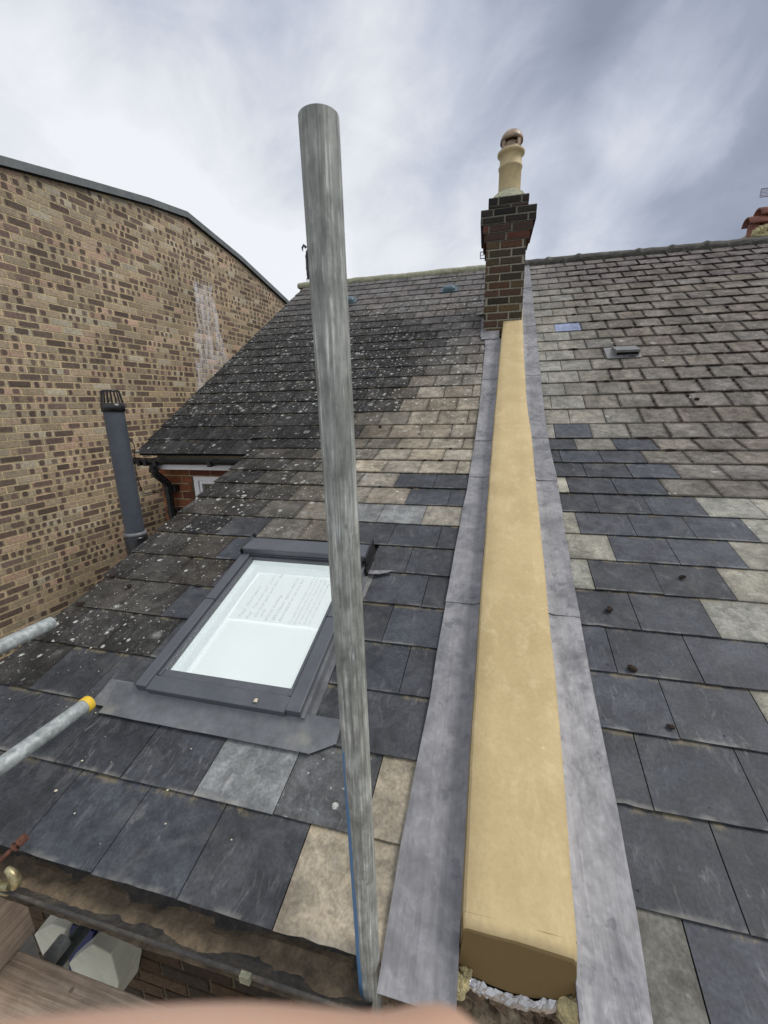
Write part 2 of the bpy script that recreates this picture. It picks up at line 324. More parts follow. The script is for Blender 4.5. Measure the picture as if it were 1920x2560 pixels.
def m_tube(g, b):
    co = g.coord(); st = g.noise(g.mapping(co, (190, 190, 3.)), 1., 6, .72, .12); n = g.noise(co, 9, 5, .65, .5); n2 = g.noise(g.mapping(co, (1, 1, .22)), 110, 4, .65)
    c = g.mix(g.ramp(n, .3, .72), (.205, .215, .195), (.36, .37, .345))
    c = g.mix(g.math('MULTIPLY', g.ramp(st, .5, .68), g.ramp(n, .35, .62)), c, (.68, .69, .65)); c = g.mix(g.math('MULTIPLY', g.ramp(st, .34, .48, 1, 0), .55), c, (.10, .115, .09))
    c = g.mul(c, g.ramp(n2, .3, .7, .72, 1.28))
    s3 = g.noise(g.mapping(co, (210, 210, 7.)), 1., 4, .7, .1); c = g.mix(g.math('MULTIPLY', g.math('MULTIPLY', g.ramp(s3, .6, .68), g.ramp(g.noise(co, 13, 4, .6), .45, .6)), .8), c, (.66, .70, .72)); c = g.mix(g.math('MULTIPLY', g.ramp(s3, .30, .38, 1, 0), .5), c, (.09, .09, .075))
    dk = g.math('MULTIPLY', g.ramp(g.noise(g.mapping(co, (1, 1, .4)), 38, 3, .6), .68, .74), .6); c = g.mix(dk, c, (.05, .055, .045))
    x, y, z = g.sep(co)
    dx = g.math('ADD', x, g.math('MULTIPLY_ADD', z, .0095, .2033)); dy = g.math('SUBTRACT', y, g.math('MULTIPLY_ADD', z, -.0101, .5494))
    side = g.math('ADD', g.math('MULTIPLY', dx, -.86), g.math('MULTIPLY', dy, -.50))
    w = g.math('ADD', side, g.math('MULTIPLY', g.math('SUBTRACT', g.noise(g.mapping(co, (1, 1, .2)), 30, 3), .5), .010))
    thr = g.ramp(z, -1.2, -.56, .0165, .0225, False)
    paint = g.math('MULTIPLY', g.ramp(g.math('SUBTRACT', w, thr), 0, .0012), g.ramp(z, -.58, -.56, 1, 0))
    c = g.mix(g.math('MULTIPLY', paint, .85), c, (.055, .20, .42))
    return {'Base Color': c, 'Roughness': g.ramp(n2, .3, .7, .5, .72), 'Metallic': 0., 'Normal': g.bump(g.math('ADD', st, n2), .3, .0015)}
M_TUBE = material('weathered_galvanised_tube', m_tube)
def m_galv(g, b):
    co = g.coord(); n = g.noise(co, 35, 5, .7); v = g.sep(g.voro(co, 80, out='Color'))[0]
    c = g.mix(g.ramp(n, .3, .7), (.26, .29, .28), (.50, .53, .52)); c = g.mul(c, g.ramp(v, 0, 1, .85, 1.15, False))
    return {'Base Color': c, 'Roughness': .5, 'Metallic': .35, 'Normal': g.bump(n, .2, .002)}
M_GALV = material('galvanised_tube', m_galv)
M_DKTUBE = simple('dark_painted_tube', (.10, .12, .12), .5, .2, var=.3, scale=30, dirt=(.13, .14, .14), dirtamt=.4)
def m_wood(g, b):
    co = g.coord(); along = g.sep(g.attr('Dat'))[0]
    st = g.noise(g.mapping(co, (90, 3, 90)), 1.3, 6, .65, .8); st2 = g.noise(g.mapping(co, (3, 90, 90)), 1.3, 6, .65, .8)
    n = g.noise(co, 12, 5, .7); w = g.mix(along, st, st2); wv = g.sep(w)[0]
    c = g.mix(g.ramp(wv, .32, .68), (.44, .33, .24), (.72, .58, .44)); c = g.mul(c, g.ramp(n, .3, .7, .82, 1.15))
    k = g.math('MULTIPLY', g.ramp(g.voro(co, 14), .08, .14, 1, 0), g.ramp(n, .5, .55)); c = g.mix(g.math('MULTIPLY', k, .6), c, (.07, .05, .04))
    return {'Base Color': c, 'Roughness': .85, 'Normal': g.bump(wv, .4, .004)}
M_WOOD = material('scaffold_board_timber', m_wood)
def m_glass(g, b, kf=2.2):
    fr = g.add('ShaderNodeFresnel'); fr.inputs[0].default_value = 1.5
    tr = g.add('ShaderNodeBsdfTransparent'); tr.inputs[0].default_value = (.97, .99, .98, 1); gl = g.add('ShaderNodeBsdfGlossy'); gl.inputs['Roughness'].default_value = .02
    mx = g.add('ShaderNodeMixShader'); g.put(mx.inputs[0], g.math('MULTIPLY', fr.outputs[0], kf, clamp=True)); g.l.new(tr.outputs[0], mx.inputs[1]); g.l.new(gl.outputs[0], mx.inputs[2])
    g.l.new(mx.outputs[0], [n for n in g.n if n.type == 'OUTPUT_MATERIAL'][0].inputs[0])
M_GLASS = material('window_glass', m_glass)
M_PANE = material('dark_pane_glass', lambda g, b: m_glass(g, b, 1.0))
def m_skin(g, b):
    co = g.coord(); n = g.noise(co, 60, 4)
    b.inputs['Subsurface Weight'].default_value = .25; b.inputs['Subsurface Radius'].default_value = (.004, .0015, .0008)
    return {'Base Color': g.mix(g.ramp(n, .3, .7), (.60, .36, .25), (.68, .43, .31)), 'Roughness': .5}
M_SKIN = material('skin', m_skin)

# ------------------------------------------------------------------ brickwork
def brickwall(mb, O, U, L, H, pal, mortar, N=None, cap=None, skip=None, tilt=0., patch=None, depth=.005, bl=.2155, joint=.0095, course=.075, phase=0, rough=.003, headers=False):
    O = Vector(O); U = Vector(U).normalized(); Z = Vector((0, 0, 1)); N = Vector(N) if N else U.cross(Z); N.normalize()
    Up = Z + U * 0; Us = (U + Z * tilt)
    top = lambda t: min(H, cap(t)) if cap else H
    pt = lambda t, h, dpt=0.: O + Us * t + Z * h + N * dpt
    n = max(2, int(L / .3)); ts = [L * i / n for i in range(n + 1)]
    if cap: ts = sorted(set(ts + [t for t in getattr(cap, 'knots', []) if 0 < t < L]))
    for a, b in zip(ts, ts[1:]):
        if skip:                                         # mortar bed split round openings
            hs = [0, H]; rs = [r for r in skip if r[0] < b - 1e-6 and r[1] > a + 1e-6]
            if rs:
                r0 = rs[0]; mb.face([pt(a, 0, -depth), pt(b, 0, -depth), pt(b, r0[2], -depth), pt(a, r0[2], -depth)], mortar)
                mb.face([pt(a, r0[3], -depth), pt(b, r0[3], -depth), pt(b, H, -depth), pt(a, H, -depth)], mortar); continue
        mb.face([pt(a, 0, -depth), pt(b, 0, -depth), pt(b, top(b), -depth), pt(a, top(a), -depth)], mortar)
    j = 0
    while j * course < H:
        z0 = j * course + joint / 2; z1 = (j + 1) * course - joint / 2
        hd = headers and j % 2 == 0; step = (bl - joint) / 2 + joint if hd else bl + joint; w = step - joint
        t = -step + ((j % 2) * step / 2 if not headers else (.057 if j % 2 else 0)) + phase + rnd(-.008, .008)
        while t < L:
            a, b = max(t, 0), min(t + w + rnd(-.003, .003), L); t += step
            if b - a < .02: continue
            ta, tb = top(a), top(b)
            if min(ta, tb) < z0 + .01: continue
            za, zb = min(z1, ta), min(z1, tb)
            if skip and any(a < r[1] - .001 and b > r[0] + .001 and z0 < r[3] - .01 and z1 > r[2] + .01 for r in skip):
                sk = [r for r in skip if a < r[1] and b > r[0]][0]
                if a < sk[0] - .02: b = sk[0] - .004
                elif b > sk[1] + .02: a = sk[1] + .004
                else: continue
            c0 = random.choice(pal); k = rnd(.82, 1.15); col = tuple(x_ * k for x_ in c0); fz = rnd(0, .0015)
            q = [pt(a + rnd(0, rough), z0 + rnd(0, rough), fz), pt(b - rnd(0, rough), z0 + rnd(0, rough), fz), pt(b - rnd(0, rough), zb - rnd(0, rough), fz), pt(a + rnd(0, rough), za - rnd(0, rough), fz)]
            qb = [pt(a, z0, -depth), pt(b, z0, -depth), pt(b, zb, -depth), pt(a, za, -depth)]
            mb.face(q, col)
            for i in range(4): mb.face([qb[i], qb[(i + 1) % 4], q[(i + 1) % 4], q[i]], col)
            if patch and zb - z0 > .05 and za - z0 > .05 and b - a > .09:
                typ = random.random(); Ln = b - a; spans = []
                if typ < .20: spans = [(.05, .95)]
                elif typ < .50: spans = [(.08, .30), (.66, .9)]
                elif typ < .60: spans = [(.06, .28)]
                elif typ < .66: spans = [(.7, .95)]
                elif typ < .74: spans = [(.05, .24), (.38, .58), (.74, .95)]
                elif typ < .80: spans = [(.3, .9)]
                for s0, s1 in spans:
                    pa, pb = a + Ln * s0 + rnd(-.006, .006), a + Ln * s1 + rnd(-.006, .006); pc = random.choice(patch); kk = rnd(.8, 1.2); pc = tuple(x_ * kk for x_ in pc)
                    r0 = .012; zl, zh = z0 + rnd(.004, .010), z1 - rnd(.003, .009)
                    pts = [(pa + r0, zl), (pb - r0, zl), (pb - r0 * .3, zl + r0 * .4), (pb, zl + r0), (pb, zh - r0), (pb - r0 * .3, zh - r0 * .3), (pb - r0, zh), (pa + r0, zh), (pa + r0 * .3, zh - r0 * .3), (pa, zh - r0), (pa, zl + r0), (pa + r0 * .3, zl + r0 * .3)]
                    mb.face([pt(t_ + rnd(-.002, .002), h_ + rnd(-.0015, .0015), .0022) for t_, h_ in pts], pc)
        j += 1

# ------------------------------------------------------------------ ground
mb = MB(); mb.face([(-150, -150, -5.6), (150, -150, -5.6), (150, 150, -5.6), (-150, 150, -5.6)])
tag(mb.build('ground', M_GROUND), kind='structure')

# ------------------------------------------------------------------ slating
def slate(mb, m, x0, x1, s0, g_, drift, col, dat, cut=None, lift=0.):
    L = g_ + .055; nt = 7 if x1 - x0 > .1 else 4; up = s0 > -.9; th = .0060 if up else .0045; hb = (.0070 if up else .0046) + lift * .7 + rnd(-.0003, .0008); hh = -.006 if up else -.0045
    if max(x0, x1) - x0 < .02: return
    gp = .0022 if up else .0015; x0 += gp; x1 -= gp
    dz = rnd(-.0015, .0015)
    def P(x, s, h):
        a = m(x + drift * s0, s0, 0); b_ = m(x + drift * s0 + drift * L, s0 + L, 0); k = (s - s0) / L
        nrm = (b_ - a).cross(Vector((-1, 0, 0))).normalized()
        return a.lerp(b_, k) + nrm * (h + (hb + (hh - hb) * k))
    xs = [x0 + (x1 - x0) * i / nt for i in range(nt + 1)]
    chip = [rnd(-.0005, .0005) + (rnd(0, .004) if random.random() < .04 else 0) for _ in xs]
    sk = rnd(-.0035, .0035)
    tt = [P(x, s0 + c_ + sk * (i / nt - .5), th) for i, (x, c_) in enumerate(zip(xs, chip))]; tb = [P(x, s0 + c_ + sk * (i / nt - .5), 0) for i, (x, c_) in enumerate(zip(xs, chip))]
    ht = [P(x1, s0 + L, th), P(x0, s0 + L, th)]; hbm = [P(x1, s0 + L, 0), P(x0, s0 + L, 0)]
    uvt = [(i / nt, 0) for i in range(nt + 1)] + [(1, L / g_), (0, L / g_)]
    mb.face(tt + ht, col, dat, uvt)
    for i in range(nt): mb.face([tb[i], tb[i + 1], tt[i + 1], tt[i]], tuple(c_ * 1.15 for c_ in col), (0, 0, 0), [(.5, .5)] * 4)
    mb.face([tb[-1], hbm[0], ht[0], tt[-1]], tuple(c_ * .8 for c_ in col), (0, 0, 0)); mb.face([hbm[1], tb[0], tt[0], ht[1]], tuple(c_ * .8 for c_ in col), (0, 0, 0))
def nailhole(mb, m, X, s, r=.0025):
    c = m(X, s, .0); nrm = (m(X, s, 1) - c).normalized(); a = Vector((1, 0, 0)); b_ = nrm.cross(a)
    mb.face([c + nrm * .0098 + (a * math.cos(k * math.pi / 4) + b_ * math.sin(k * math.pi / 4)) * r for k in range(8)], (.006, .006, .006), (0, 0, 0))
def vary(c, a=.12): k = rnd(1 - a, 1 + a); t = rnd(-.03, .03); return (c[0] * k * (1 + t), c[1] * k, c[2] * k * (1 - t))
NEW, NEW2, MOTT = (.046, .049, .056), (.056, .060, .071), (.17, .173, .17)
BEIGE, BEIGE2, OLD, OLDG = (.36, .315, .235), (.27, .24, .195), (.170, .153, .136), (.215, .205, .175)
BLK, BRN = (.030, .029, .029), (.062, .057, .050)
def lerp3(a, b, k): k = max(0, min(1, k)); return tuple(p * (1 - k) + q * k for p, q in zip(a, b))

LOUT = [(-2.9, -.163), (-2.687, -.162), (-2.48, -.150), (-2.28, -.141), (-1.87, -.132), (-1.455, -.119), (-.866, -.095), (-.3, -.078), (-.045, -.071), (.73, -.052), (1.55, -.039), (1.9, -.066), (4.2, -.09)]
ROUT = [(-2.95, .334), (-2.705, .353), (-2.498, .361), (-2.095, .369), (-1.479, .394), (-.679, .435), (.169, .447), (.986, .462), (2.032, .478), (3.758, .504), (4.2, .51)]
XLT = [(-2.86, -.006), (-2.41, -.002), (-1.8, .010), (-1.15, .027), (-.42, .046), (.36, .072), (1.4, .111), (2.4, .155)]
XRT = [(-2.86, .207), (-2.35, .236), (-1.87, .254), (-1.32, .274), (-.64, .299), (-.24, .314), (.35, .310), (1.28, .321), (2.4, .346)]

house = thing('terraced_house', (-1.6, 3.2, -5.6), 'house left of the ochre parapet, with a roof window and a dark lichened main slope', 'house', 'terraced houses joined at the party wall')
house2 = thing('terraced_house', (2.6, 3.2, -5.6), 'house right of the ochre parapet, grey mossy slates with a patch of new dark ones', 'house', 'terraced houses joined at the party wall')

HX0, HX1, HS0, HS1 = -1.20, -.515, -2.42, -1.60            # roof window opening
mb = MB(); GL, GU = .20198, .20948
holes = []
for k in range(0, 34):
    s0 = -.26396 + (k - 13) * (GL if k <= 13 else GU)
    if k == 0: s0 = -2.893
    if s0 > SR - .03: break
    g_ = GL if k < 13 else GU; off = (-.12 if k % 2 == 0 else -.005) + .04 * 2.5
    if k == 0: off = -.163 + .1 + .016
    xedge = interp(LOUT, s0) + .06
    left_main = k >= 13
    i = -14
    while True:
        xa = off + .25 * i; xb = xa + .25; i += 1
        if xa + .04 * s0 > xedge: break
        cx = (xa + xb) / 2 + .04 * s0
        vx = -1.872 if not left_main else (-3.12 + .035 * max(s0, 0))
        if cx + .125 < vx + .03: continue
        A, B = xa, xb
        lim = vx - .04 * s0
        if A < lim: A = lim
        if B - A < .03: continue
        if left_main and cx < -1.9: m = PU
        else: m = PR
        limr = xedge - .04 * s0
        if B > limr: B = limr
        # kinds of slate
        stn = .3; li = 0.; ed = 0.
        dk = interp([(0, -1.25), (.5, -1.0), (1.2, -.72), (2.0, -.85), (2.6, -1.5), (3.2, -2.5), (4.2, -3.0)], s0) + .2 * nz(s0 * 1.3, 1.7, 0)   # dark left of this line
        if k < 13:
            if k == 0: c = BEIGE if cx > -.42 else NEW; stn = .5 if cx > -1.0 else .3
            elif k == 1: c = NEW if cx < -.77 else (MOTT if cx < -.52 else (lerp3(MOTT, NEW, .45) if cx < -.26 else BEIGE)); stn = 1. if cx > -.77 else .5
            elif k == 2: c = NEW if cx > -1.5 else lerp3(BLK, BRN, .4)
            elif k in (3, 4, 5, 6): c = NEW if cx > (-1.30, -1.42, -1.32, -1.42)[k - 3] else lerp3(BLK, BRN, rnd(0, 1)); 
            else:
                c = lerp3(BRN, BLK, rnd(0, .9)) if cx < -1.30 else lerp3(BRN, BEIGE2, (cx + 1.30) / .62)
            if k == 6 and -1.42 < cx < -1.2: c = NEW2
            if k == 7: c = NEW if (-1.4 < cx < -1.1 or cx > -.62) else (lerp3(BRN, BEIGE2, .3) if cx > -1.1 else lerp3(BLK, BRN, rnd(0, 1)))
            if k == 5 and -.62 < cx < -.4: c = MOTT; stn = .9
            if k == 3 and -.62 < cx < -.4: c = NEW2
            if k == 8: c = MOTT if -.74 < cx < -.42 else (BEIGE2 if cx > -.22 else (NEW2 if cx > -.42 else c)); stn = .8 if c == MOTT else .3
            if k == 9: c = NEW if cx > -.50 else c
            if k == 10: c = NEW if cx > -.64 else c
            if k in (11, 12) and cx > -.9: c = lerp3(BEIGE2, BEIGE, rnd(0, .7)); 
            old = c not in (NEW, NEW2, MOTT, BEIGE)
            if old and cx < -.6: li = .55 + .35 * nz(cx * 2, s0 * 2, 5); ed = .5
            elif old: li = .28; ed = .35
            if c is BEIGE or c is BEIGE2: stn = .35
        else:
            kk = (cx - dk) / .55 + rnd(-.25, .25)
            top_ = max(0, (s0 - 2.0) / 1.6)
            c = lerp3(BLK, lerp3((.23, .20, .155), (.135, .125, .118), (s0 - .3) / 1.2), kk)
            c = lerp3(c, (.125, .118, .115), min(.75, top_ * .8)); li = .95 if .2 < s0 < 2.9 else .55; li *= (1.0 if cx < -.1 else .7); ed = .5; stn = .4
            if s0 < .1: li *= .5
            if s0 > 3.0: li *= .4
        c = vary(c, .16)
        dat = (max(0, li), stn, ed)
        lift = rnd(0, .0015) + (.003 if random.random() < .05 else 0)
        # opening of the roof window
        s1 = s0 + g_
        if s0 < HS1 and s1 > HS0 + .02 and A + .04 * s0 < HX1 and B + .04 * s0 > HX0:
            hx0, hx1 = HX0 - .04 * s0, HX1 - .04 * s0
            if A < hx0 - .03: slate(mb, m, A, hx0, s0, g_, .04, c, dat, lift=lift)
            if B > hx1 + .03: slate(mb, m, hx1, B, s0, g_, .04, c, dat, lift=lift)
            continue
        slate(mb, m, A, B, s0, g_, .04, c, dat, lift=lift)
        if c[2] < .1 and k < 12 and cx > -1.2 and k > 2: nailhole(mb, m, (A + B) / 2 + .04 * s0 + rnd(-.09, .09), s0 + .03)
roof = mb.build('roof', M_SLATE, house)
# underlay
mb = MB(); h = -.016
def sheet(mb, m, x0, x1, s0, s1, h): mb.face([m(x0, s0, h), m(x1, s0, h), m(x1, s1, h), m(x0, s1, h)])
for a, b_, c_, d_ in ((-1.86, HX0, -2.87, 0), (HX1, -.03, -2.87, 0), (HX0, HX1, -2.87, HS0), (HX0, HX1, HS1, 0)): sheet(mb, PL, a, b_, c_, d_, h)
sheet(mb, PU, -1.87, .1, 0, SR, h); mb.face([PU(-3.09, -.26, h), PU(-1.87, -.26, h), PU(-1.87, SR, h), PU(-2.96, SR, h)])
yb = 2 * (Y0 + SR * math.cos(AU))
bk = lambda X, s, hh: Vector((X, yb - PU(X, s, hh).y, PU(X, s, hh).z))
mb.face([bk(-3.0, -.2, 0), bk(.1, -.2, 0), bk(.1, SR, 0), bk(-3.0, SR, 0)][::-1])
mb.build('roof_underlay', M_DARK, house)

# right house slates
mb = MB()
newtab = {13: [(.53, .79)], 12: [(.45, .65), (.90, 1.15)], 11: [(.45, 1.02)], 10: [(.45, 1.13)], 9: [(.49, 1.0)], 8: [(.3, 1.12)], 7: [(.48, 1.27)], 6: [(.60, 1.12)], 5: [(.47, .98)], 4: [(.3, .85)], 3: [(.3, 1.2)], 2: [(.3, .75)], 1: [(.3, .9)], 0: [(.3, .9)], -1: [(.41, .9)], -2: [(.3, .9)], 22: [(.68, .96)]}
for k in range(-1, 33):
    s0 = -.27516 + (k - 12) * (GL if k <= 12 else GU); g_ = GL if k < 12 else GU
    if s0 > SR - .04: break
    off = (.065 if k % 2 == 0 else -.055) + .022 * 2.7
    xedge = interp(ROUT, s0) - .06
    for i in range(0, 19):
        xa = off + .25 * i; xb = xa + .25
        dr = .022 * s0
        if xb + dr < xedge + .03: continue
        A = max(xa, xedge - dr); B = xb; cx = (max(A, interp(ROUT, s0) - dr) + B) / 2 + dr
        nw = any(a < cx < b_ for a, b_ in newtab.get(k, []))
        ed = 0; li = .0; stn = .35
        if nw:
            c = vary(NEW if random.random() < .6 else NEW2, .12)
            if k == 22: c = (.22, .26, .38)
        else:
            far = (cx - .55) / .8 + (s0 - .5) * .0
            c = lerp3(OLDG, OLD, far); c = vary(c, .10); ed = max(0, min(1, (cx - .6) / .5)) * (1. if s0 > -.4 else .7); stn = .45
            if k in (6, 9) and cx < .6: c = (.33, .31, .25)
            if s0 > 3.0: c = lerp3(c, (.13, .115, .115), .6)
            if s0 < -1.0: c = vary((.25, .24, .20), .1); ed = .25
            if k < 0: c = (.15, .145, .125)
            li = .12
        slate(mb, PR, A, B, s0, g_, .022, c, (li, stn, ed), lift=rnd(0, .002) + (.004 if random.random() < .06 else 0))
        if nw: nailhole(mb, PR, (A + B) / 2 + dr + rnd(-.09, .09), s0 + .03)
mb.build('roof', M_SLATE, house2)
mb = MB(); sheet(mb, PL, .26, 4.7, -2.95, 0, h); sheet(mb, PU, .24, 4.7, 0, SR, h)
mb.face([bk(.24, -.2, 0), bk(4.7, -.2, 0), bk(4.7, SR, 0), bk(.24, SR, 0)][::-1]); mb.build('roof_underlay', M_DARK, house2)

# ridges
ry, rz = Y0 + SR * math.cos(AU), Z0 + SR * math.sin(AU)
def ridge(name, x0, x1, step, mat, parent, rr=.085, hump=True):
    mb = MB(); n = int(round((x1 - x0) / .05)); seg = 14; vs = []; 
    xs = [x0 + (x1 - x0) * i / n for i in range(n + 1)]
    for x_ in xs:
        fr = ((x_ - x0) / step) % 1
        r = rr + (.014 if hump and (fr < .10) else 0) + .006 * nz(x_ * 6, 0, 3)
        dz_ = .010 * nz(x_ * 1.2, 5, 1) - .005 * fr
        for j in range(seg + 1):
            a = math.pi * (-.12 + 1.24 * j / seg); k_ = 1 + .07 * nz(x_ * 9, j * .6, 8)
            vs.append((x_, ry + .03 - math.cos(a) * r * 1.25 * k_, rz - .005 + dz_ + max(math.sin(a), -.5) * r * .95 * k_))
    fs = [[i * (seg + 1) + j, (i + 1) * (seg + 1) + j, (i + 1) * (seg + 1) + j + 1, i * (seg + 1) + j + 1] for i in range(n) for j in range(seg)]
    mb.mesh(vs, fs, smooth=False)
    mb.face(vs[:seg + 1]); mb.face(vs[-seg - 1:][::-1])
    mb.build(name, mat, parent)
ridge('ridge', -3.08, -.10, .45, M_MORTAR, house, .075, False)
ridge('ridge', .36, 4.7, .385, M_RIDGE, house2, .085, True)

# ------------------------------------------------------------------ house walls
DARKPAL = [(.085, .055, .033), (.065, .045, .03), (.10, .065, .04), (.055, .042, .03), (.12, .085, .055)]
REDPAL = [(.24, .085, .04), (.20, .07, .035), (.28, .105, .05), (.17, .06, .038)]
mb = MB()
brickwall(mb, (-1.83, .85, -5.6), (1, 0, 0), 2.05, 4.42, DARKPAL, (.14, .12, .075), N=(0, -1, 0), rough=.006)
brickwall(mb, (-1.83, 3.22, -5.6), (0, -1, 0), 2.37, 5.33, DARKPAL, (.14, .12, .075), N=(-1, 0, 0), cap=lambda t: 5.6 + Z0 + (3.22 - t - Y0) * math.tan(AL) - .05)
mb.build('extension_wall', M_BRICK, house)
mb = MB()
brickwall(mb, (-3.0, 3.22, -5.6), (1, 0, 0), 1.2, 5.12, REDPAL, (.42, .36, .24), N=(0, -1, 0), skip=[(.35, 1.16, 3.95, 5.02)])
brickwall(mb, (-3.0, 3.22 + 7.2, -5.6), (0, -1, 0), 7.2, 7.6, REDPAL, (.42, .36, .24), N=(-1, 0, 0), cap=lambda t: 5.6 + Z0 + (min(3.22 + 7.2 - t, yb - (3.22 + 7.2 - t)) - Y0) * math.tan(AU) - .03)
mb.box(-3.0, 4.7, yb - 3.3, yb - 3.22, -5.6, -.3, (.3, .1, .05))
mb.build('wall', M_BRICK, house)
# window under the eaves
mb = MB(); wx0, wx1, wz0, wz1 = -2.65, -1.84, -1.65, -.575; wy = 3.235
mb.box(wx0, wx0 + .048, wy, wy + .06, wz0, wz1); mb.box(wx1 - .048, wx1, wy, wy + .06, wz0, wz1)
mb.box(wx0 + .048, wx1 - .048, wy, wy + .06, wz1 - .048, wz1); mb.box(wx0 + .048, wx1 - .048, wy, wy + .06, wz0, wz0 + .048)
for a, b_, c_, d_ in ((wx0 + .052, wx0 + .078, wz0 + .052, wz1 - .052), (wx1 - .078, wx1 - .052, wz0 + .052, wz1 - .052)): mb.box(a, b_, wy + .012, wy + .05, c_, d_)
mb.box(wx0 + .078, wx1 - .078, wy + .012, wy + .05, wz1 - .078, wz1 - .052); mb.box(wx0 + .078, wx1 - .078, wy + .012, wy + .05, wz0 + .052, wz0 + .078)
win = mb.build('window', M_WHITE, house, bevel=.003)
mb = MB(); mb.face([(wx0 + .076, wy + .03, wz0 + .076), (wx1 - .076, wy + .03, wz0 + .076), (wx1 - .076, wy + .03, wz1 - .076), (wx0 + .076, wy + .03, wz1 - .076)]); mb.build('pane', M_PANE, win)
mb = MB(); mb.box(wx0, wx1, wy + .3, wy + .33, wz0 - .1, wz1 + .05); mb.build('dark_room_backing', M_DARK, win)  # dark sheet behind the pane, its colour stands in for the unlit room
mb = MB(); mb.box(-2.90, -1.80, 3.082, 3.10, -.497, -.425); mb.build('fascia', M_WHITE, house, bevel=.003)
mb = MB(); mb.box(-2.90, -1.80, 3.10, 3.22, -.497, -.485); mb.build('soffit', M_WHITE, house)
mb = MB()                                          # black half-round gutter
def halfgutter(mb, x0, x1, yc, zc, r, th=.004, seg=12, rise=1.):
    ring = lambda x_, rr: [(x_, yc + math.cos(math.pi + math.pi * j / seg) * rr, zc + math.sin(math.pi + math.pi * j / seg) * rr * rise) for j in range(seg + 1)]
    A, B, C, D_ = ring(x0, r), ring(x1, r), ring(x0, r - th), ring(x1, r - th)
    for P1, P2, fl in ((A, B, 0), (C, D_, 1)):
        for j in range(seg): q = [P1[j], P2[j], P2[j + 1], P1[j + 1]]; mb.face(q[::-1] if fl else q, smooth=True)
    for j in (0, seg): mb.face([A[j], C[j], D_[j], B[j]])
    for P1, P2 in ((A, C), (B, D_)):
        for j in range(seg): mb.face([P1[j], P1[j + 1], P2[j + 1], P2[j]])
halfgutter(mb, -3.06, -1.80, 3.028, -.392, .052)
mb.box(-3.065, -3.06, 2.975, 3.08, -.445, -.388)
for bx in (-3.0, -2.93, -2.83, -2.28): mb.box(bx, bx + .03, 2.972, 3.082, -.452, -.445 + .05)
mb.path([(-3.12, 3.02, -.415), (-3.06, 3.03, -.41)], [.012, .03])
mb.build('gutter', M_BLACK, house)
mb = MB(); dp = [(-2.88, 3.03, -.44), (-2.88, 3.03, -.50), (-2.876, 3.045, -.54), (-2.868, 3.11, -.60), (-2.865, 3.15, -.64), (-2.865, 3.15, -.70)]
mb.path(dp, .034, 20); mb.tube((-2.865, 3.15, -.66), (-2.865, 3.15, -5.5), .034, 20)
for z_ in (-.48, -.66, -.70, -.90): 
    mb.tube((-2.88 if z_ > -.5 else -2.865, 3.03 if z_ > -.5 else 3.15, z_), (-2.88 if z_ > -.5 else -2.865, 3.03 if z_ > -.5 else 3.15, z_ - .03), .041, 20)
mb.box(-2.90, -2.80, 3.16, 3.22, -.72, -.66); mb.box(-2.90, -2.80, 3.16, 3.22, -.93, -.89)
mb.build('downpipe', M_BLACK, house)
# front eaves gutter of the extension
mb = MB(); ex0, ex1 = -1.86, -.18
halfgutter(mb, ex0, ex1, .562, -1.152, .066, .006, 14, .8)
mb.box(ex0, ex1, .628, .645, -1.26, -1.15)
gt = mb.build('eaves_gutter', M_GUT, house)
mb = MB(); n = 90
for i in range(n):                                   # silt lying in the gutter
    xa, xb = ex0 + (ex1 - ex0) * i / n, ex0 + (ex1 - ex0) * (i + 1) / n
    for j in range(6):
        ys = [.503 + .118 * t / 6 for t in (j, j + 1)]
        zf = lambda x_, y_: -1.194 + .012 * nz(x_ * 9, y_ * 30, 2) + .005 * nz(x_ * 40, y_ * 60, 3) 
        mb.face([(xa, ys[0], zf(xa, ys[0])), (xb, ys[0], zf(xb, ys[0])), (xb, ys[1], zf(xb, ys[1])), (xa, ys[1], zf(xa, ys[1]))])
silt = mb.build('silt', simple('gutter_silt', (.19, .145, .095), .95, var=.35, scale=24, bump=.8, dirt=(.10, .085, .065), dirtamt=.6), gt)
mb = MB(); mb.box(-.455, -.432, .489, .50, -1.165, -1.145); mb.build('gutter_clip', M_MORTAR, gt)
mb = MB(); mb.box(-1.86, .2, .645, .85, -1.262, -1.25); mb.build('eaves_soffit', M_DARK, house)
mb = MB(); mb.hexa([PL(-1.88, -2.86, -.13), PL(-1.845, -2.86, -.13), PL(-1.845, -.05, -.13), PL(-1.88, -.05, -.13)], [PL(-1.88, -2.86, -.017), PL(-1.845, -2.86, -.017), PL(-1.845, -.05, -.017), PL(-1.88, -.05, -.017)]); mb.build('bargeboard', M_DARK, house)
# right house walls (seen only from beside)
mb = MB(); brickwall(mb, (.24, .62, -5.6), (1, 0, 0), 4.4, 4.3, DARKPAL, (.14, .12, .075), N=(0, -1, 0)); mb.build('wall', M_BRICK, house2)

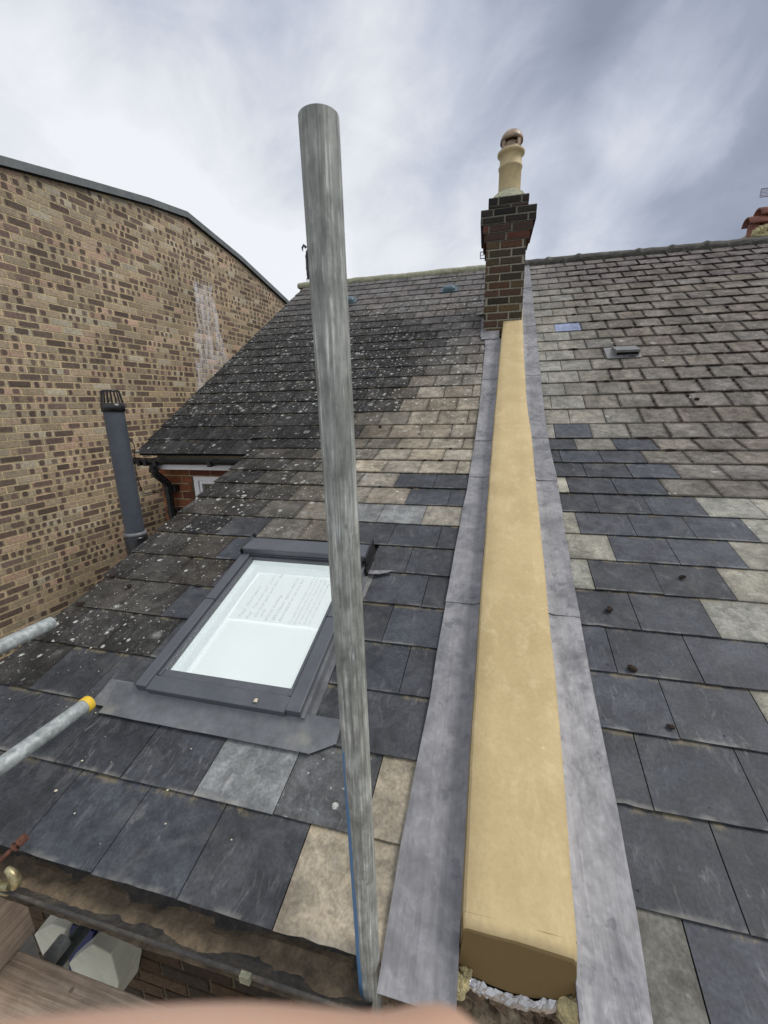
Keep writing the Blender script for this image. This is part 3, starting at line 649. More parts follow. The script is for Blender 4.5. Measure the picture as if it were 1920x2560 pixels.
# ------------------------------------------------------------------ roof window
def pbox(mb, x0, x1, s0, s1, h0, h1, h0b=None, h1b=None, m=PL):       # box in roof coordinates; h?b at the s1 end
    h0b = h0 if h0b is None else h0b; h1b = h1 if h1b is None else h1b
    mb.hexa([m(x0, s0, h0), m(x1, s0, h0), m(x1, s1, h0b), m(x0, s1, h0b)], [m(x0, s0, h1), m(x1, s0, h1), m(x1, s1, h1b), m(x0, s1, h1b)])
mb = MB()
FX0, FX1, FS0, FS1 = -1.155, -.528, -2.44, -1.62
pbox(mb, FX0, FX0 + .046, FS0 + .004, FS1, .0, .068); pbox(mb, FX1 - .052, FX1, FS0 + .004, FS1, .0, .068)       # side covers
pbox(mb, FX0 + .046, FX1 - .052, FS0, FS0 + .054, .0, .060, .0, .064)                                             # bottom cover
pbox(mb, FX0 + .046, FX1 - .052, FS1 - .07, FS1, .0, .064)
wd = mb.build('skylight', M_FRAME, house, bevel=.0035); tag(wd, 'grey metal roof window with a white blind drawn behind the glass')
mb = MB(); i0, i1, j0, j1 = FX0 + .050, FX1 - .056, FS0 + .058, FS1 - .075
for a, b_, c_, d_, hh in ((i0, i0 + .012, j0, j1, .058), (i1 - .012, i1, j0, j1, .058), (i0 + .0125, i1 - .0125, j0, j0 + .03, .054), (i0 + .0125, i1 - .0125, j1 - .012, j1, .056)): pbox(mb, a, b_, c_, d_, .03, hh)
mb.build('sash', M_FRAME, wd, bevel=.002)
mb = MB()
for a, b_, c_, d_ in ((FX0 - .002, FX0 + .048, FS0 + .43, FS0 + .432), (FX1 - .054, FX1 + .002, FS0 + .40, FS0 + .402)): mb = MB(); pbox(mb, a, b_, c_, d_, .05, .0695); mb.build('cover_joint', M_DARK, wd)
mb = MB(); k0, k1, l0, l1 = i0 + .012, i1 - .012, j0 + .03, j1 - .012
mb.face([PL(k0, l0, .046), PL(k1, l0, .046), PL(k1, l1, .046), PL(k0, l1, .046)]); mb.build('glass', M_GLASS, wd)
mb = MB()                                                                        # white reveal below the glass
for a, b_, c_, d_ in ((k0 - .012, k0, l0, l1), (k1, k1 + .012, l0, l1), (k0, k1, l1, l1 + .012), (k0, k1, l0 - .012, l0)): pbox(mb, a, b_, c_, d_, -.09, .040)
for a, b_, c_, d_ in ((k0, k0 + .045, l0, l1), (k1 - .012, k1, l0, l1), (k0 + .045, k1 - .012, l1 - .045, l1)): pbox(mb, a, b_, c_, d_, -.09, .008)
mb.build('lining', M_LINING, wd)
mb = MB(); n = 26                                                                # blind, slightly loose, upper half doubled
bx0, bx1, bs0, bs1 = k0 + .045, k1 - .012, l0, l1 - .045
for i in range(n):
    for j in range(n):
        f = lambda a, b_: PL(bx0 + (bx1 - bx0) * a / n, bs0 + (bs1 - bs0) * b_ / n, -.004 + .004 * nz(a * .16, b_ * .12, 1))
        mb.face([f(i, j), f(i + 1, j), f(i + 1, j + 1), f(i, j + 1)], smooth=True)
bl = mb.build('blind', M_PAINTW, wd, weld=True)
mb = MB()
for i in range(n):
    for j in range(14):
        fold = lambda a: bs0 + (bs1 - bs0) * .505 + .006 * nz(a * .3, 2, 2)
        f = lambda a, b_: PL(bx0 + .004 + (bx1 - bx0 - .008) * a / n, fold(a) + (bs1 - .002 - fold(a)) * b_ / 14, .0012 + .004 * nz(a * .16, (13 + b_) * .12, 1))
        mb.face([f(i, j), f(i + 1, j), f(i + 1, j + 1), f(i, j + 1)], smooth=True)
M_NOTE = simple('note_sheet_fabric', (.88, .905, .895), .8, var=.015, scale=5, bump=0.); b_ = M_NOTE.node_tree.nodes['Principled BSDF']; b_.inputs['Emission Color'].default_value = (.93, .97, .955, 1); b_.inputs['Emission Strength'].default_value = .235  # sheet glows too, imitating room light coming through the fabric
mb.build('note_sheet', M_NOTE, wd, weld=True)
# handwriting on the sheet, reading up the slope
ax_s = (PL(0, 1) - PL(0, 0)).normalized(); ax_x = Vector((1, 0, 0)); nl = ax_x.cross(ax_s)
lines = [('Pepp. Show nearly', .020, .0, 0), ('Key  You must pull down the lower', .055, -.01, 0), ('the first part and after that', .085, .03, 0), ('only', .108, .05, 0), ('Whilst holding', .140, -.02, 0), ('Whichever opens easy to', .170, .0, 0), ('downward to let out the', .198, .0, 0), ('The upper part is opened the same way and', .242, -.02, 1), ('fastened with a bar at the top of the frame', .262, -.02, 1), ('so that it cannot fall. Please turn the', .282, .0, 1), ('handle before you pull it down again', .302, -.01, 1), ('and check the catch on each side', .322, .0, 1)]
for t_, dx_, ds_, sml in lines:
    cu = bpy.data.curves.new('handwriting', 'FONT'); cu.body = t_; cu.size = .0165 if sml else .0235; cu.shear = .3; cu.space_character = 1.1; cu.extrude = .0001
    o = bpy.data.objects.new('handwriting', cu); COL.objects.link(o)
    p_ = PL(bx0 + .045 + dx_ * 1.05, bs0 + (bs1 - bs0) * .52 + ds_ * .3, .0062)
    X_, Y_ = ax_s, -ax_x; mtx = Matrix(((X_.x, Y_.x, nl.x, p_.x), (X_.y, Y_.y, nl.y, p_.y), (X_.z, Y_.z, nl.z, p_.z), (0, 0, 0, 1)))
    dg = bpy.context.evaluated_depsgraph_get(); me = bpy.data.meshes.new_from_object(o.evaluated_get(dg)); bpy.data.objects.remove(o, do_unlink=True)
    me.transform(mtx); o = bpy.data.objects.new('handwriting', me); COL.objects.link(o); me.materials.clear(); me.materials.append(M_INK); attach(o, wd)
mb = MB()                                                                        # hood at the head
pbox(mb, -1.150, -.515, -1.69, -1.585, .066, .098, .066, .092); pbox(mb, -1.150, -.515, -1.585, -1.545, .0, .092, .0, .05)
hood = mb.build('hood', M_FRAME, wd, bevel=.006)
mb = MB(); pbox(mb, -1.156, -1.151, -1.70, -1.55, .04, .094); mb.build('hood_end', M_BLACK, wd)
mb = MB(); pbox(mb, -.514, -.507, -1.70, -1.55, .02, .096); pbox(mb, -.514, -.500, -1.72, -1.60, .0, .05); mb.build('hood_end', M_BLACK, wd)
mb = MB()                                                                        # apron flashing under the sill
n = 36; ax0, ax1 = -1.25, -.40
def apr(x_, k):                        # k 0..1 down from the frame
    x_ = x_ ; low = -2.525 + (.0 if x_ < -.47 else (x_ + .47) * .6) + .002 * nz(x_ * 7, 1, 1)
    s_ = -2.425 + (low + 2.425) * k; hh = .030 * (1 - k) ** 3 + .0165 + .0015 * nz(x_ * 12, k * 3, 4)
    return PL(x_, s_, hh)
for i in range(n):
    for j in range(6):
        x0_, x1_ = ax0 + (ax1 - ax0) * i / n, ax0 + (ax1 - ax0) * (i + 1) / n
        mb.face([apr(x0_, (j + 1) / 6), apr(x1_, (j + 1) / 6), apr(x1_, j / 6), apr(x0_, j / 6)], smooth=True)
ap = mb.build('flashing', M_APRON, wd, weld=True); sol = ap.modifiers.new('solid', 'SOLIDIFY'); sol.thickness = .002; sol.offset = -1; ap.modifiers.new('split', 'EDGE_SPLIT').split_angle = R(40)
mb = MB(); pbox(mb, -1.31, -1.21, -2.50, -2.40, .013, .0155); mb.build('side_flashing', M_APRON, wd)
mb = MB(); pbox(mb, FX0 - .03, FX0, FS0 + .02, FS1, .0, .022); mb.build('side_flashing', M_APRON, wd)
mb = MB(); pbox(mb, FX1, FX1 + .012, FS0, FS1 + .02, .0, .048)
pbox(mb, FX1 + .012, FX1 + .03, FS0, FS1, .0, .010); mb.build('side_flashing', M_APRON, wd)
mb = MB(); mb.face([PL(-.505, -1.718, .022), PL(-.446, -1.722, .030), PL(-.388, -1.690, .026), PL(-.392, -1.678, .018), PL(-.505, -1.688, .016)]); 
fl = mb.build('loose_lead_tab', M_LEAD, wd); fl.modifiers.new('solid', 'SOLIDIFY').thickness = .0025

# roof vents
def vent_cap(X, s, parent, mat, w=.17, d_=.13, hh=.05):
    mb = MB(); n, mm = 16, 6
    def q(a, e_): ca, sa = math.cos(a), math.sin(a); px = (abs(ca) ** .5) * (1 if ca > 0 else -1); py = (abs(sa) ** .5) * (1 if sa > 0 else -1); r0 = math.cos(e_) ** .45; return PU(X + px * w / 2 * r0, s + py * d_ / 2 * r0, .02 + hh * math.sin(e_))
    for j in range(mm):
        e0, e1 = math.pi / 2 * j / mm, math.pi / 2 * (j + 1) / mm
        for i in range(n):
            a0, a1 = 2 * math.pi * i / n, 2 * math.pi * (i + 1) / n; mb.face([q(a0, e0), q(a1, e0), q(a1, e1), q(a0, e1)], smooth=True)
    pbox(mb, X - w * .65, X + w * .65, s - d_ * .62, s + d_ * .7, .012, .021, m=PU)
    return mb.build('roof_vent', mat, parent, weld=True)
vent_cap(-.56, 3.36, house, M_VENT); vent_cap(-1.97, 3.25, house, M_VENT)
M_VLEAD = simple('vent_lead', (.20, .20, .20), .6, .2, var=.2, scale=14)
mb = MB(); pbox(mb, 1.05, 1.33, 1.17, 1.38, .010, .016, m=PU); pbox(mb, 1.125, 1.305, 1.20, 1.36, .066, .074, .026, .034, m=PU)
pbox(mb, 1.118, 1.125, 1.20, 1.36, .016, .074, .016, .034, m=PU); pbox(mb, 1.305, 1.312, 1.20, 1.36, .016, .074, .016, .034, m=PU); pbox(mb, 1.125, 1.305, 1.20, 1.204, .052, .066, m=PU); pbox(mb, 1.125, 1.305, 1.20, 1.204, .016, .026, m=PU)
v2 = mb.build('roof_vent', M_VLEAD, house2); tag(v2, 'square lead vent with a dark slot')
mb = MB(); pbox(mb, 1.126, 1.304, 1.222, 1.226, .0165, .060, m=PU); mb.build('vent_slot', M_DARK, v2)

# ------------------------------------------------------------------ party wall parapet
par = thing('parapet_wall', (.15, 2.6, -1.0), 'party wall parapet finished in smooth ochre render, running up between the two slate roofs', 'parapet')
mb = MB(); hp = .098
def kr(s):                                           # ease the bend between the two pitches
    lo, hi = -.55, .55
    if s < lo or s > hi: return PR(0, s)
    t = (s - lo) / (hi - lo); A, B, C = PL(0, lo), PL(0, 0), PU(0, hi)
    return A * (1 - t) ** 2 + B * 2 * t * (1 - t) + C * t * t
def PP(X, s, h):
    a = kr(s - .02); b_ = kr(s + .02); t = (b_ - a).normalized(); nn = Vector((1, 0, 0)).cross(t).normalized(); p_ = kr(s); return Vector((X, p_.y + nn.y * h, p_.z + nn.z * h))
ss = [-2.80 + (2.5 + 2.80) * i / 120 for i in range(121)]
def section(s):
    xl = interp(XLT, s) + .003 * nz(s * 3, 1, 7) + .0012 * nz(s * 17, 4, 7); xr = interp(XRT, s) + .003 * nz(s * 3.3, 2, 9) + .0012 * nz(s * 15, 3, 9)
    hh = hp + .003 * nz(s * 2, 8, 8); b_ = .006
    return [PP(xl - .010, s, -.05), PP(xl - .004, s, hh * .35), PP(xl, s, hh - b_), PP(xl + b_, s, hh), PP(xl + .25 * (xr - xl), s, hh + .002 + .0015 * nz(s * 6, 0, 1)), PP((xl + xr) / 2, s, hh + .003 + .002 * nz(s * 5, 1, 1)), PP(xr - .25 * (xr - xl), s, hh + .002 + .0015 * nz(s * 6, 3, 1)), PP(xr - b_, s, hh), PP(xr, s, hh - b_), PP(xr + .004, s, hh * .35), PP(xr + .006, s, -.05)]
sec = [section(s) for s in ss]
for i in range(120):
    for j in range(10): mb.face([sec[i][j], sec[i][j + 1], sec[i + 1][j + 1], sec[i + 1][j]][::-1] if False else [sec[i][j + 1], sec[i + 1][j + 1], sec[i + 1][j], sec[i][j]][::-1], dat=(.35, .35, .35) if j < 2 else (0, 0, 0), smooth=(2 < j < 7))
mb.face(sec[-1]); 
# lower end: rounded lip then an under-cut dark face
e0 = sec[0]; yf = .602
def ring_(k):                     # k 0..1 rounds the lower end over to the dark face
    a = k * math.pi / 2; out = []
    for j, p_ in enumerate(e0):
        rr = .020 if 2 <= j <= 8 else .010; xx = j / 10
        drop = (.020 + .016 * max(0, xx - .15)) * (1 - math.cos(a)) if 2 <= j <= 8 else .004 * k
        out.append(Vector((p_.x + (.003 * k if j < 5 else -.003 * k), p_.y + (yf - p_.y) * math.sin(a), p_.z - drop + .002 * nz(j * .9, k * 2, 5))))
    return out
rings = [ring_(k / 5) for k in range(6)]
for i in range(5):
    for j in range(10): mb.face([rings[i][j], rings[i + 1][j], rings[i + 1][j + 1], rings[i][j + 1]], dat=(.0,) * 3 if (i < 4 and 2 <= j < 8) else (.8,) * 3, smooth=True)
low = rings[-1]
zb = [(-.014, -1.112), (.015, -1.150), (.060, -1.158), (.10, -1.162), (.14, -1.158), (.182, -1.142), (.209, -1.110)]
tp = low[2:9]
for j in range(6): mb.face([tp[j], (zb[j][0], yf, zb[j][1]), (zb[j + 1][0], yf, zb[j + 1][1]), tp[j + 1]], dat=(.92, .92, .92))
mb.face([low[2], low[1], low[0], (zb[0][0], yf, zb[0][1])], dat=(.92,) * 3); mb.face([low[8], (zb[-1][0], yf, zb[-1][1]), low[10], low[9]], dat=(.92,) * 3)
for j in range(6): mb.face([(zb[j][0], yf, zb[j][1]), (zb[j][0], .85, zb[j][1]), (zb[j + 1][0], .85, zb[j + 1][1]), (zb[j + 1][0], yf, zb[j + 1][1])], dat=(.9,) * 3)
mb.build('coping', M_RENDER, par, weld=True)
# lead sheets lapping down both sides
def lead(side, s0, s1, idx):
    mb = MB(); n = max(6, int((s1 - s0) / .035)); mm = 6
    for i in range(n + 1): pass
    def q(i, j):
        s = s0 + (s1 - s0) * i / n; f = j / mm
        if side < 0: xo, xi = interp(LOUT, s), interp(XLT, s) - .004
        else: xo, xi = interp(ROUT, s), interp(XRT, s) + .004
        xo += .003 * nz(s * 5, idx, side * 3)
        x_ = xo + (xi - xo) * f; k_ = (s - s0) / (s1 - s0)
        hh = .0185 + .004 * (1 - k_) ** 2 + .0015 * nz(s * 6, f * 2 + idx, 2) + .0012 * nz(s * 16, f * 5, idx) + (.010 * max(0, (f - .85) / .15) ** 2)
        return PP(x_, s, hh) if abs(s) < .5 else PR(x_, s, hh)
    for i in range(n):
        for j in range(mm):
            f_ = [q(i, j), q(i, j + 1), q(i + 1, j + 1), q(i + 1, j)]
            mb.face(f_ if side < 0 else f_[::-1], smooth=True)
    o = mb.build('lead_flashing', M_LEAD, par, weld=True); so = o.modifiers.new('solid', 'SOLIDIFY'); so.thickness = .003; so.offset = -1; es = o.modifiers.new('split', 'EDGE_SPLIT'); es.split_angle = R(40)
    return o
cutsL = [-2.935, -1.85, -.73, -.175, .855, 1.66]; cutsR = [-2.99, -1.867, -.76, -.13, .90, 1.98, 3.16, 4.13]
for i, (a, b_) in enumerate(zip(cutsL, cutsL[1:])): lead(-1, a, min(b_ + .05, 1.70), i)
for i, (a, b_) in enumerate(zip(cutsR, cutsR[1:])): lead(1, a, min(b_ + .05, 4.13), i + 10)
# rubble, foil and mortar under the end of the parapet
def lump(mb, c, r, seed, squash=1., sub=1, amp=.35, col=(1, 1, 1)):
    t = (1 + 5 ** .5) / 2; vs = [Vector(v).normalized() for v in ((-1, t, 0), (1, t, 0), (-1, -t, 0), (1, -t, 0), (0, -1, t), (0, 1, t), (0, -1, -t), (0, 1, -t), (t, 0, -1), (t, 0, 1), (-t, 0, -1), (-t, 0, 1))]
    fs = [(0, 11, 5), (0, 5, 1), (0, 1, 7), (0, 7, 10), (0, 10, 11), (1, 5, 9), (5, 11, 4), (11, 10, 2), (10, 7, 6), (7, 1, 8), (3, 9, 4), (3, 4, 2), (3, 2, 6), (3, 6, 8), (3, 8, 9), (4, 9, 5), (2, 4, 11), (6, 2, 10), (8, 6, 7), (9, 8, 1)]
    for _ in range(sub):
        nf, cache = [], {}
        def mid(a, b_):
            k_ = (min(a, b_), max(a, b_))
            if k_ not in cache: vs.append(((vs[a] + vs[b_]) / 2).normalized()); cache[k_] = len(vs) - 1
            return cache[k_]
        for a, b_, c_ in fs: x_, y_, z_ = mid(a, b_), mid(b_, c_), mid(c_, a); nf += [(a, x_, z_), (b_, y_, x_), (c_, z_, y_), (x_, y_, z_)]
        fs = nf
    rr = r if hasattr(r, '__len__') else (r, r, r * squash)
    mb.mesh([(c[0] + v.x * rr[0] * (k_ := 1 + amp * nz(v.x * 2 + seed, v.y * 2, v.z * 2 + seed * .7)), c[1] + v.y * rr[1] * k_, c[2] + v.z * rr[2] * k_) for v in vs], fs, col)
mb = MB()
for i in range(46):
    x_ = rnd(-.16, .22); lump(mb, (x_, rnd(.64, .68), rnd(-1.34, -1.19)), rnd(.018, .045), i, 1, 1, .5)
mb.box(-.2, .30, .66, .85, -1.6, -1.16)
for i in range(40): lump(mb, (rnd(.05, .20), rnd(.625, .65), rnd(-1.27, -1.20)), rnd(.004, .012), i * 1.3, 1, 1, .5)
mb.build('rubble_core', M_RUB, par)
mb = MB(); n, mm = 44, 10
for i in range(n):
    for j in range(mm):
        def q(a, b_): x_ = .0 + .182 * a / n; t = b_ / mm; return (x_, .600 + .030 * t + .005 * nz(x_ * 45, t * 4, 1) + .004 * nz(x_ * 130, t * 14, 1) - .022 * math.sin(math.pi * t), -1.140 - .048 * t + .004 * nz(x_ * 40, t * 5, 4) - .022 * math.sin(math.pi * a / n))
        mb.face([q(i, j + 1), q(i + 1, j + 1), q(i + 1, j), q(i, j)])
mb.build('foil_strip', M_FOIL, par, weld=True)
mb = MB()
lump(mb, (-.010, .585, -1.150), (.020, .02, .026), 3, 1, 2, .5); lump(mb, (-.022, .590, -1.175), (.018, .02, .02), 5, 1, 2, .6); lump(mb, (.006, .60, -1.140), (.012, .015, .016), 8, 1, 2, .6)
lump(mb, (.215, .60, -1.16), (.03, .02, .04), 11, 1, 2, .4)
mb.build('mortar_lump', simple('ochre_mortar', (.46, .40, .22), .9, var=.5, scale=40, bump=1., dirt=(.13, .13, .13), dirtamt=.8), par)
mb = MB(); mb.box(-.13, -.035, .605, .64, -1.215, -1.165); mb.box(-.062, -.030, .575, .60, -1.235, -1.19); mb.build('lead_clip', M_LEAD, par, bevel=.004)

# ------------------------------------------------------------------ chimney
chim = thing('chimney', (.125, 5.2, .8), 'brick chimney with dark corbelled head and tall buff pot at the top of the parapet', 'chimney')
CH = [(.085, .050, .034), (.065, .052, .033), (.115, .060, .036), (.11, .078, .042), (.045, .038, .028), (.075, .058, .036)]
CHD = [(.022, .020, .018), (.030, .027, .023), (.035, .027, .023)]; CHR = [(.11, .045, .032), (.08, .042, .032), (.06, .038, .03)]
MOR = (.28, .262, .205); MORD = (.17, .16, .13)
def stackring(mb, x0, x1, y0, y1, z0, nc, pal, mor, course=.0755, phase=0):
    for O, U, L, N in (((x0, y0, z0), (1, 0, 0), x1 - x0, (0, -1, 0)), ((x1, y0, z0), (0, 1, 0), y1 - y0, (1, 0, 0)), ((x1, y1, z0), (-1, 0, 0), x1 - x0, (0, 1, 0)), ((x0, y1, z0), (0, -1, 0), y1 - y0, (-1, 0, 0))):
        brickwall(mb, O, U, L, nc * course - 1e-4, pal, mor, N=N, course=course, phase=phase, rough=.007, joint=.0145, bl=.213, depth=.007)
    for z_ in (z0 + .001, z0 + nc * course - .001): mb.face([(x0 + .005, y0 + .005, z_), (x1 - .005, y0 + .005, z_), (x1 - .005, y1 - .005, z_), (x0 + .005, y1 - .005, z_)], pal[0])
mb = MB(); cx0, cx1, cy0, cy1 = -.071, .325, 4.925, 5.475; zt = 1.66
stackring(mb, cx0, cx1, cy0, cy1, zt - 16 * .0755, 16, CH, MOR, phase=.04)
mb.build('stack', M_BRICK, chim)
mb = MB(); z_ = zt
stackring(mb, cx0 - .022, cx1 + .026, cy0 - .01, cy1 + .03, z_, 1, CHR, MORD); z_ += .0755
stackring(mb, cx0 - .042, cx1 + .052, cy0 - .02, cy1 + .05, z_, 1, CHR, MORD, phase=.07); z_ += .0755
stackring(mb, cx0 - .066, cx1 + .080, cy0 - .03, cy1 + .08, z_, 2, CHD, MORD, .068, phase=.02); z_ += 2 * .068
stackring(mb, cx0 + .010, cx1 + .002, cy0 + .02, cy1 - .02, z_, 1, [(.05, .03, .025), (.16, .07, .05), (.03, .027, .023)], MORD, .045); z_ += .045
stackring(mb, cx0 + .006, cx1 + .004, cy0 + .015, cy1 - .02, z_, 1, CHD, MORD, .072, phase=.1); z_ += .072
mb.build('corbelled_head', M_BRICK, chim)
mb = MB(); pc = (.140, 5.21, 0); n = 24
ringo = []; zt2 = z_
for k in range(n):
    a = 2 * math.pi * k / n; ca, sa = math.cos(a), math.sin(a); q = max(abs(ca) / .185, abs(sa) / .25); ringo.append((.130 + ca / q, 5.20 + sa / q, zt2 + .002))
rin = [(pc[0] + .125 * math.cos(2 * math.pi * k / n), pc[1] + .125 * math.sin(2 * math.pi * k / n), zt2 + .125 + .01 * nz(k, 1, 1)) for k in range(n)]
rmid = [tuple(o_ * .5 + i_ * .5 + (0, 0, .012 + .01 * nz(k * .7, 2, 2))[ax_] for ax_, (o_, i_) in enumerate(zip(ringo[k], rin[k]))) for k in range(n)]
for A, B in ((ringo, rmid), (rmid, rin)): mb.mesh(A + B, [[k, (k + 1) % n, n + (k + 1) % n, n + k] for k in range(n)], smooth=True)
mb.build('flaunching', M_MORTAR, chim, weld=True)
mb = MB(); r0 = .113
prof = [(r0 + .004, 2.0), (r0, 2.2), (r0, 2.405), (r0 + .008, 2.412), (r0 + .008, 2.43), (r0 - .002, 2.436), (r0 - .004, 2.51), (r0 + .01, 2.525), (r0 + .024, 2.538), (r0 + .024, 2.556), (r0 + .010, 2.566), (r0 - .02, 2.566), (r0 - .022, 2.3)]
mb.lathe(pc, prof, 40); pot = mb.build('chimney_pot', M_POT, chim, weld=True)
mb = MB(); rc = .112
for k in range(4):                                   # posts of the cowl
    a0 = math.pi / 2 * k + .55; n_ = 4
    for i in range(n_):
        t0, t1 = a0 + .32 * i / n_, a0 + .32 * (i + 1) / n_
        o_ = [(pc[0] + rc * math.cos(t), pc[1] + rc * math.sin(t)) for t in (t0, t1)]; i_ = [(pc[0] + (rc - .02) * math.cos(t), pc[1] + (rc - .02) * math.sin(t)) for t in (t0, t1)]
        mb.hexa([(*o_[0], 2.56), (*o_[1], 2.56), (*i_[1], 2.56), (*i_[0], 2.56)], [(*o_[0], 2.66), (*o_[1], 2.66), (*i_[1], 2.66), (*i_[0], 2.66)])
mb.lathe(pc, [(rc, 2.558), (rc, 2.582), (rc - .02, 2.582)], 36)
mb.lathe(pc, [(.02, 2.57), (.085, 2.575), (.085, 2.63), (.06, 2.65)], 24)
mb.lathe(pc, [(rc - .02, 2.650), (rc + .003, 2.645), (rc + .001, 2.675), (rc - .012, 2.705), (rc - .035, 2.73), (rc - .07, 2.745), (.0005, 2.75)], 36)
mb.build('cowl', M_COWL, chim)
# lead soaker at the foot of the stack, left
mb = MB(); pbox(mb, -.085, .10, 1.70, 1.90, .022, .028, m=PU); 
for i in range(4): s_ = 1.76 + i * .12; mb.hexa([(-.095, PU(0, s_).y, PU(0, s_).z + .01), (-.055, PU(0, s_).y, PU(0, s_).z + .01), (-.055, PU(0, s_ + .12).y, PU(0, s_ + .12).z), (-.095, PU(0, s_ + .12).y, PU(0, s_ + .12).z)], [PU(-.095, s_, .03 + .004 * (i % 2)), PU(-.055, s_, .03 + .004 * (i % 2)), PU(-.055, s_ + .12, .03), PU(-.095, s_ + .12, .03)])
mb.build('lead_soaker', M_LEAD, chim)
mb = MB(); c0 = [PU(-.185, 2.405, .026), PU(-.13, 2.375, .030), PU(-.09, 2.375, .030), PU(-.075, 2.40, .028), PU(-.072, 2.50, .022), PU(-.10, 2.475, .024)]
mb.face(c0); fl = mb.build('slipped_slate_piece', simple('pale_slate', (.30, .31, .26), .8), house); fl.modifiers.new('solid', 'SOLIDIFY').thickness = .004

# ------------------------------------------------------------------ neighbouring brick building
bld = thing('brick_building', (-4.6, 6, -5.6), 'tall buff and brown brick building with a grey-capped sloping top and a white salt stain', 'building')
ya = R(5); T = Vector((math.sin(ya), math.cos(ya), 0)); NB = Vector((math.cos(ya), -math.sin(ya), 0)); B0 = Vector((-4.75, 3, 0))
capz = [(-2.2, 1.66), (.66, 2.36), (1.567, 2.55), (2.392, 2.715), (3.083, 2.815), (4.3, 2.59), (5.54, 2.265), (8.5, 1.47), (9.8, 1.1)]
t0 = -2.2; O = B0 + T * t0 + Vector((0, 0, -5.6)); TL = .012
capf = lambda t: 5.6 + interp(capz, t + t0) - TL * t
capf.knots = [a - t0 for a, _ in capz]
PALW = [(.40, .315, .22), (.37, .295, .21), (.42, .33, .24), (.33, .265, .19), (.385, .32, .225), (.45, .345, .26), (.34, .28, .205), (.46, .325, .245), (.40, .34, .25), (.28, .225, .16), (.46, .41, .32), (.36, .30, .22)]
PALW = [(a * .97, b_ * .965, c_ * .92) for a, b_, c_ in PALW]
PATCH = [(.14, .10, .082), (.12, .09, .072), (.18, .13, .105), (.145, .112, .085)]
mb = MB(); brickwall(mb, O, T, 12, 9, PALW, (.60, .495, .29), N=NB, cap=capf, tilt=TL, patch=PATCH, depth=.003)
# body behind the face
mb.face([O - NB * .2, O - NB * 6, O - NB * 6 + Vector((0, 0, 7.2)), O - NB * .2 + Vector((0, 0, 7.2))], (.3, .2, .15))
E_ = O + T * 12
mb.face([E_, E_ - NB * 6, E_ - NB * 6 + Vector((0, 0, 6.6)), E_ + Vector((0, 0, 6.6))], (.3, .2, .15))
mb.build('wall', M_STAIN, bld)
mb = MB()
pts = [(B0 + T * a + Vector((0, 0, z__))) for a, z__ in capz]
for p0, p1 in zip(pts, pts[1:]):
    o1, i1 = NB * .05, NB * -.30; th = Vector((0, 0, .078)); dz_ = Vector((0, 0, -.002))
    mb.hexa([p0 + o1 + dz_, p0 + i1 + dz_, p1 + i1 + dz_, p1 + o1 + dz_][::-1], [p0 + o1 + th, p0 + i1 + th, p1 + i1 + th, p1 + o1 + th][::-1])
mb.build('coping', M_COPING, bld, weld=True)
mb = MB()
for p0, p1 in zip(pts, pts[1:]): mb.face([p0 + NB * .04 - Vector((0, 0, .012)), p1 + NB * .04 - Vector((0, 0, .012)), p1 - NB * .1 - Vector((0, 0, .012)), p0 - NB * .1 - Vector((0, 0, .012))])
mb.build('coping_drip', M_DARK, bld)
mb = MB()
mb.face([p_ - NB * .3 for p_ in pts[:5]] + [pts[4] - NB * 6, pts[0] - NB * 6]); mb.face([p_ - NB * .3 for p_ in pts[4:]] + [pts[-1] - NB * 6, pts[4] - NB * 6]); mb.build('roof', M_COPING, bld)
def onwall(t, z_, o=.008): return B0 + T * t + NB * o + Vector((0, 0, z_))
mb = MB(); mb.path([onwall(1.45, -.20), onwall(1.534, -.342, .02), onwall(1.56, -.40, .03), onwall(1.567, -.451, .03), onwall(1.54, -.6, .02), onwall(1.528, -.75, .02), onwall(1.545, -.92, .02), onwall(1.579, -1.06, .02), onwall(1.62, -1.09, .02), onwall(1.914, -1.085, .02), onwall(2.3, -1.06, .02)], .006, 8)
tag(mb.build('cable', M_CABLE), 'thin black cable looping down the brick wall behind the grey vent pipe', 'cable')

# ------------------------------------------------------------------ vent pipe
vp = thing('vent_pipe', (-2.17, 2.06, -5.6), 'upright grey plastic soil vent pipe with a black cage on top, beside the roof verge', 'vent pipe')
VX, VY = -2.165, 2.045
mb = MB(); mb.tube((VX, VY, -.745), (VX, VY, .040), .0555, 40, hollow=.004); mb.tube((VX, VY, -5.55), (VX, VY, -.80), .0555, 32); mb.build('pipe', M_PVC, vp)
mb = MB(); mb.tube((VX, VY, -.80), (VX, VY, -.738), .0575, 40); mb.lathe((VX, VY, 0), [(.0565, -.735), (.064, -.738), (.066, -.748), (.064, -.758), (.0575, -.762)], 40); mb.build('collar', simple('pipe_collar', (.16, .165, .175), .45), vp)
mb = MB(); mb.lathe((VX, VY, 0), [(.0560, .012), (.0615, .012), (.0625, .060), (.052, .062)], 40); mb.lathe((VX, VY, 0), [(.0005, .137), (.042, .137), (.047, .134), (.047, .129), (.040, .128), (.0005, .128)], 32)
for k in range(16): a = 2 * math.pi * k / 16; mb.tube((VX + .056 * math.cos(a), VY + .056 * math.sin(a), .058), (VX + .045 * math.cos(a), VY + .045 * math.sin(a), .131), .0036, 8)
mb.build('cage', M_BLACK, vp)
mb = MB(); mb.lathe((VX, VY, 0), [(.056, -.763), (.062, -.765), (.066, -.775), (.066, -1.0)], 32); mb.build('rubber_boot', M_BLACK, vp)

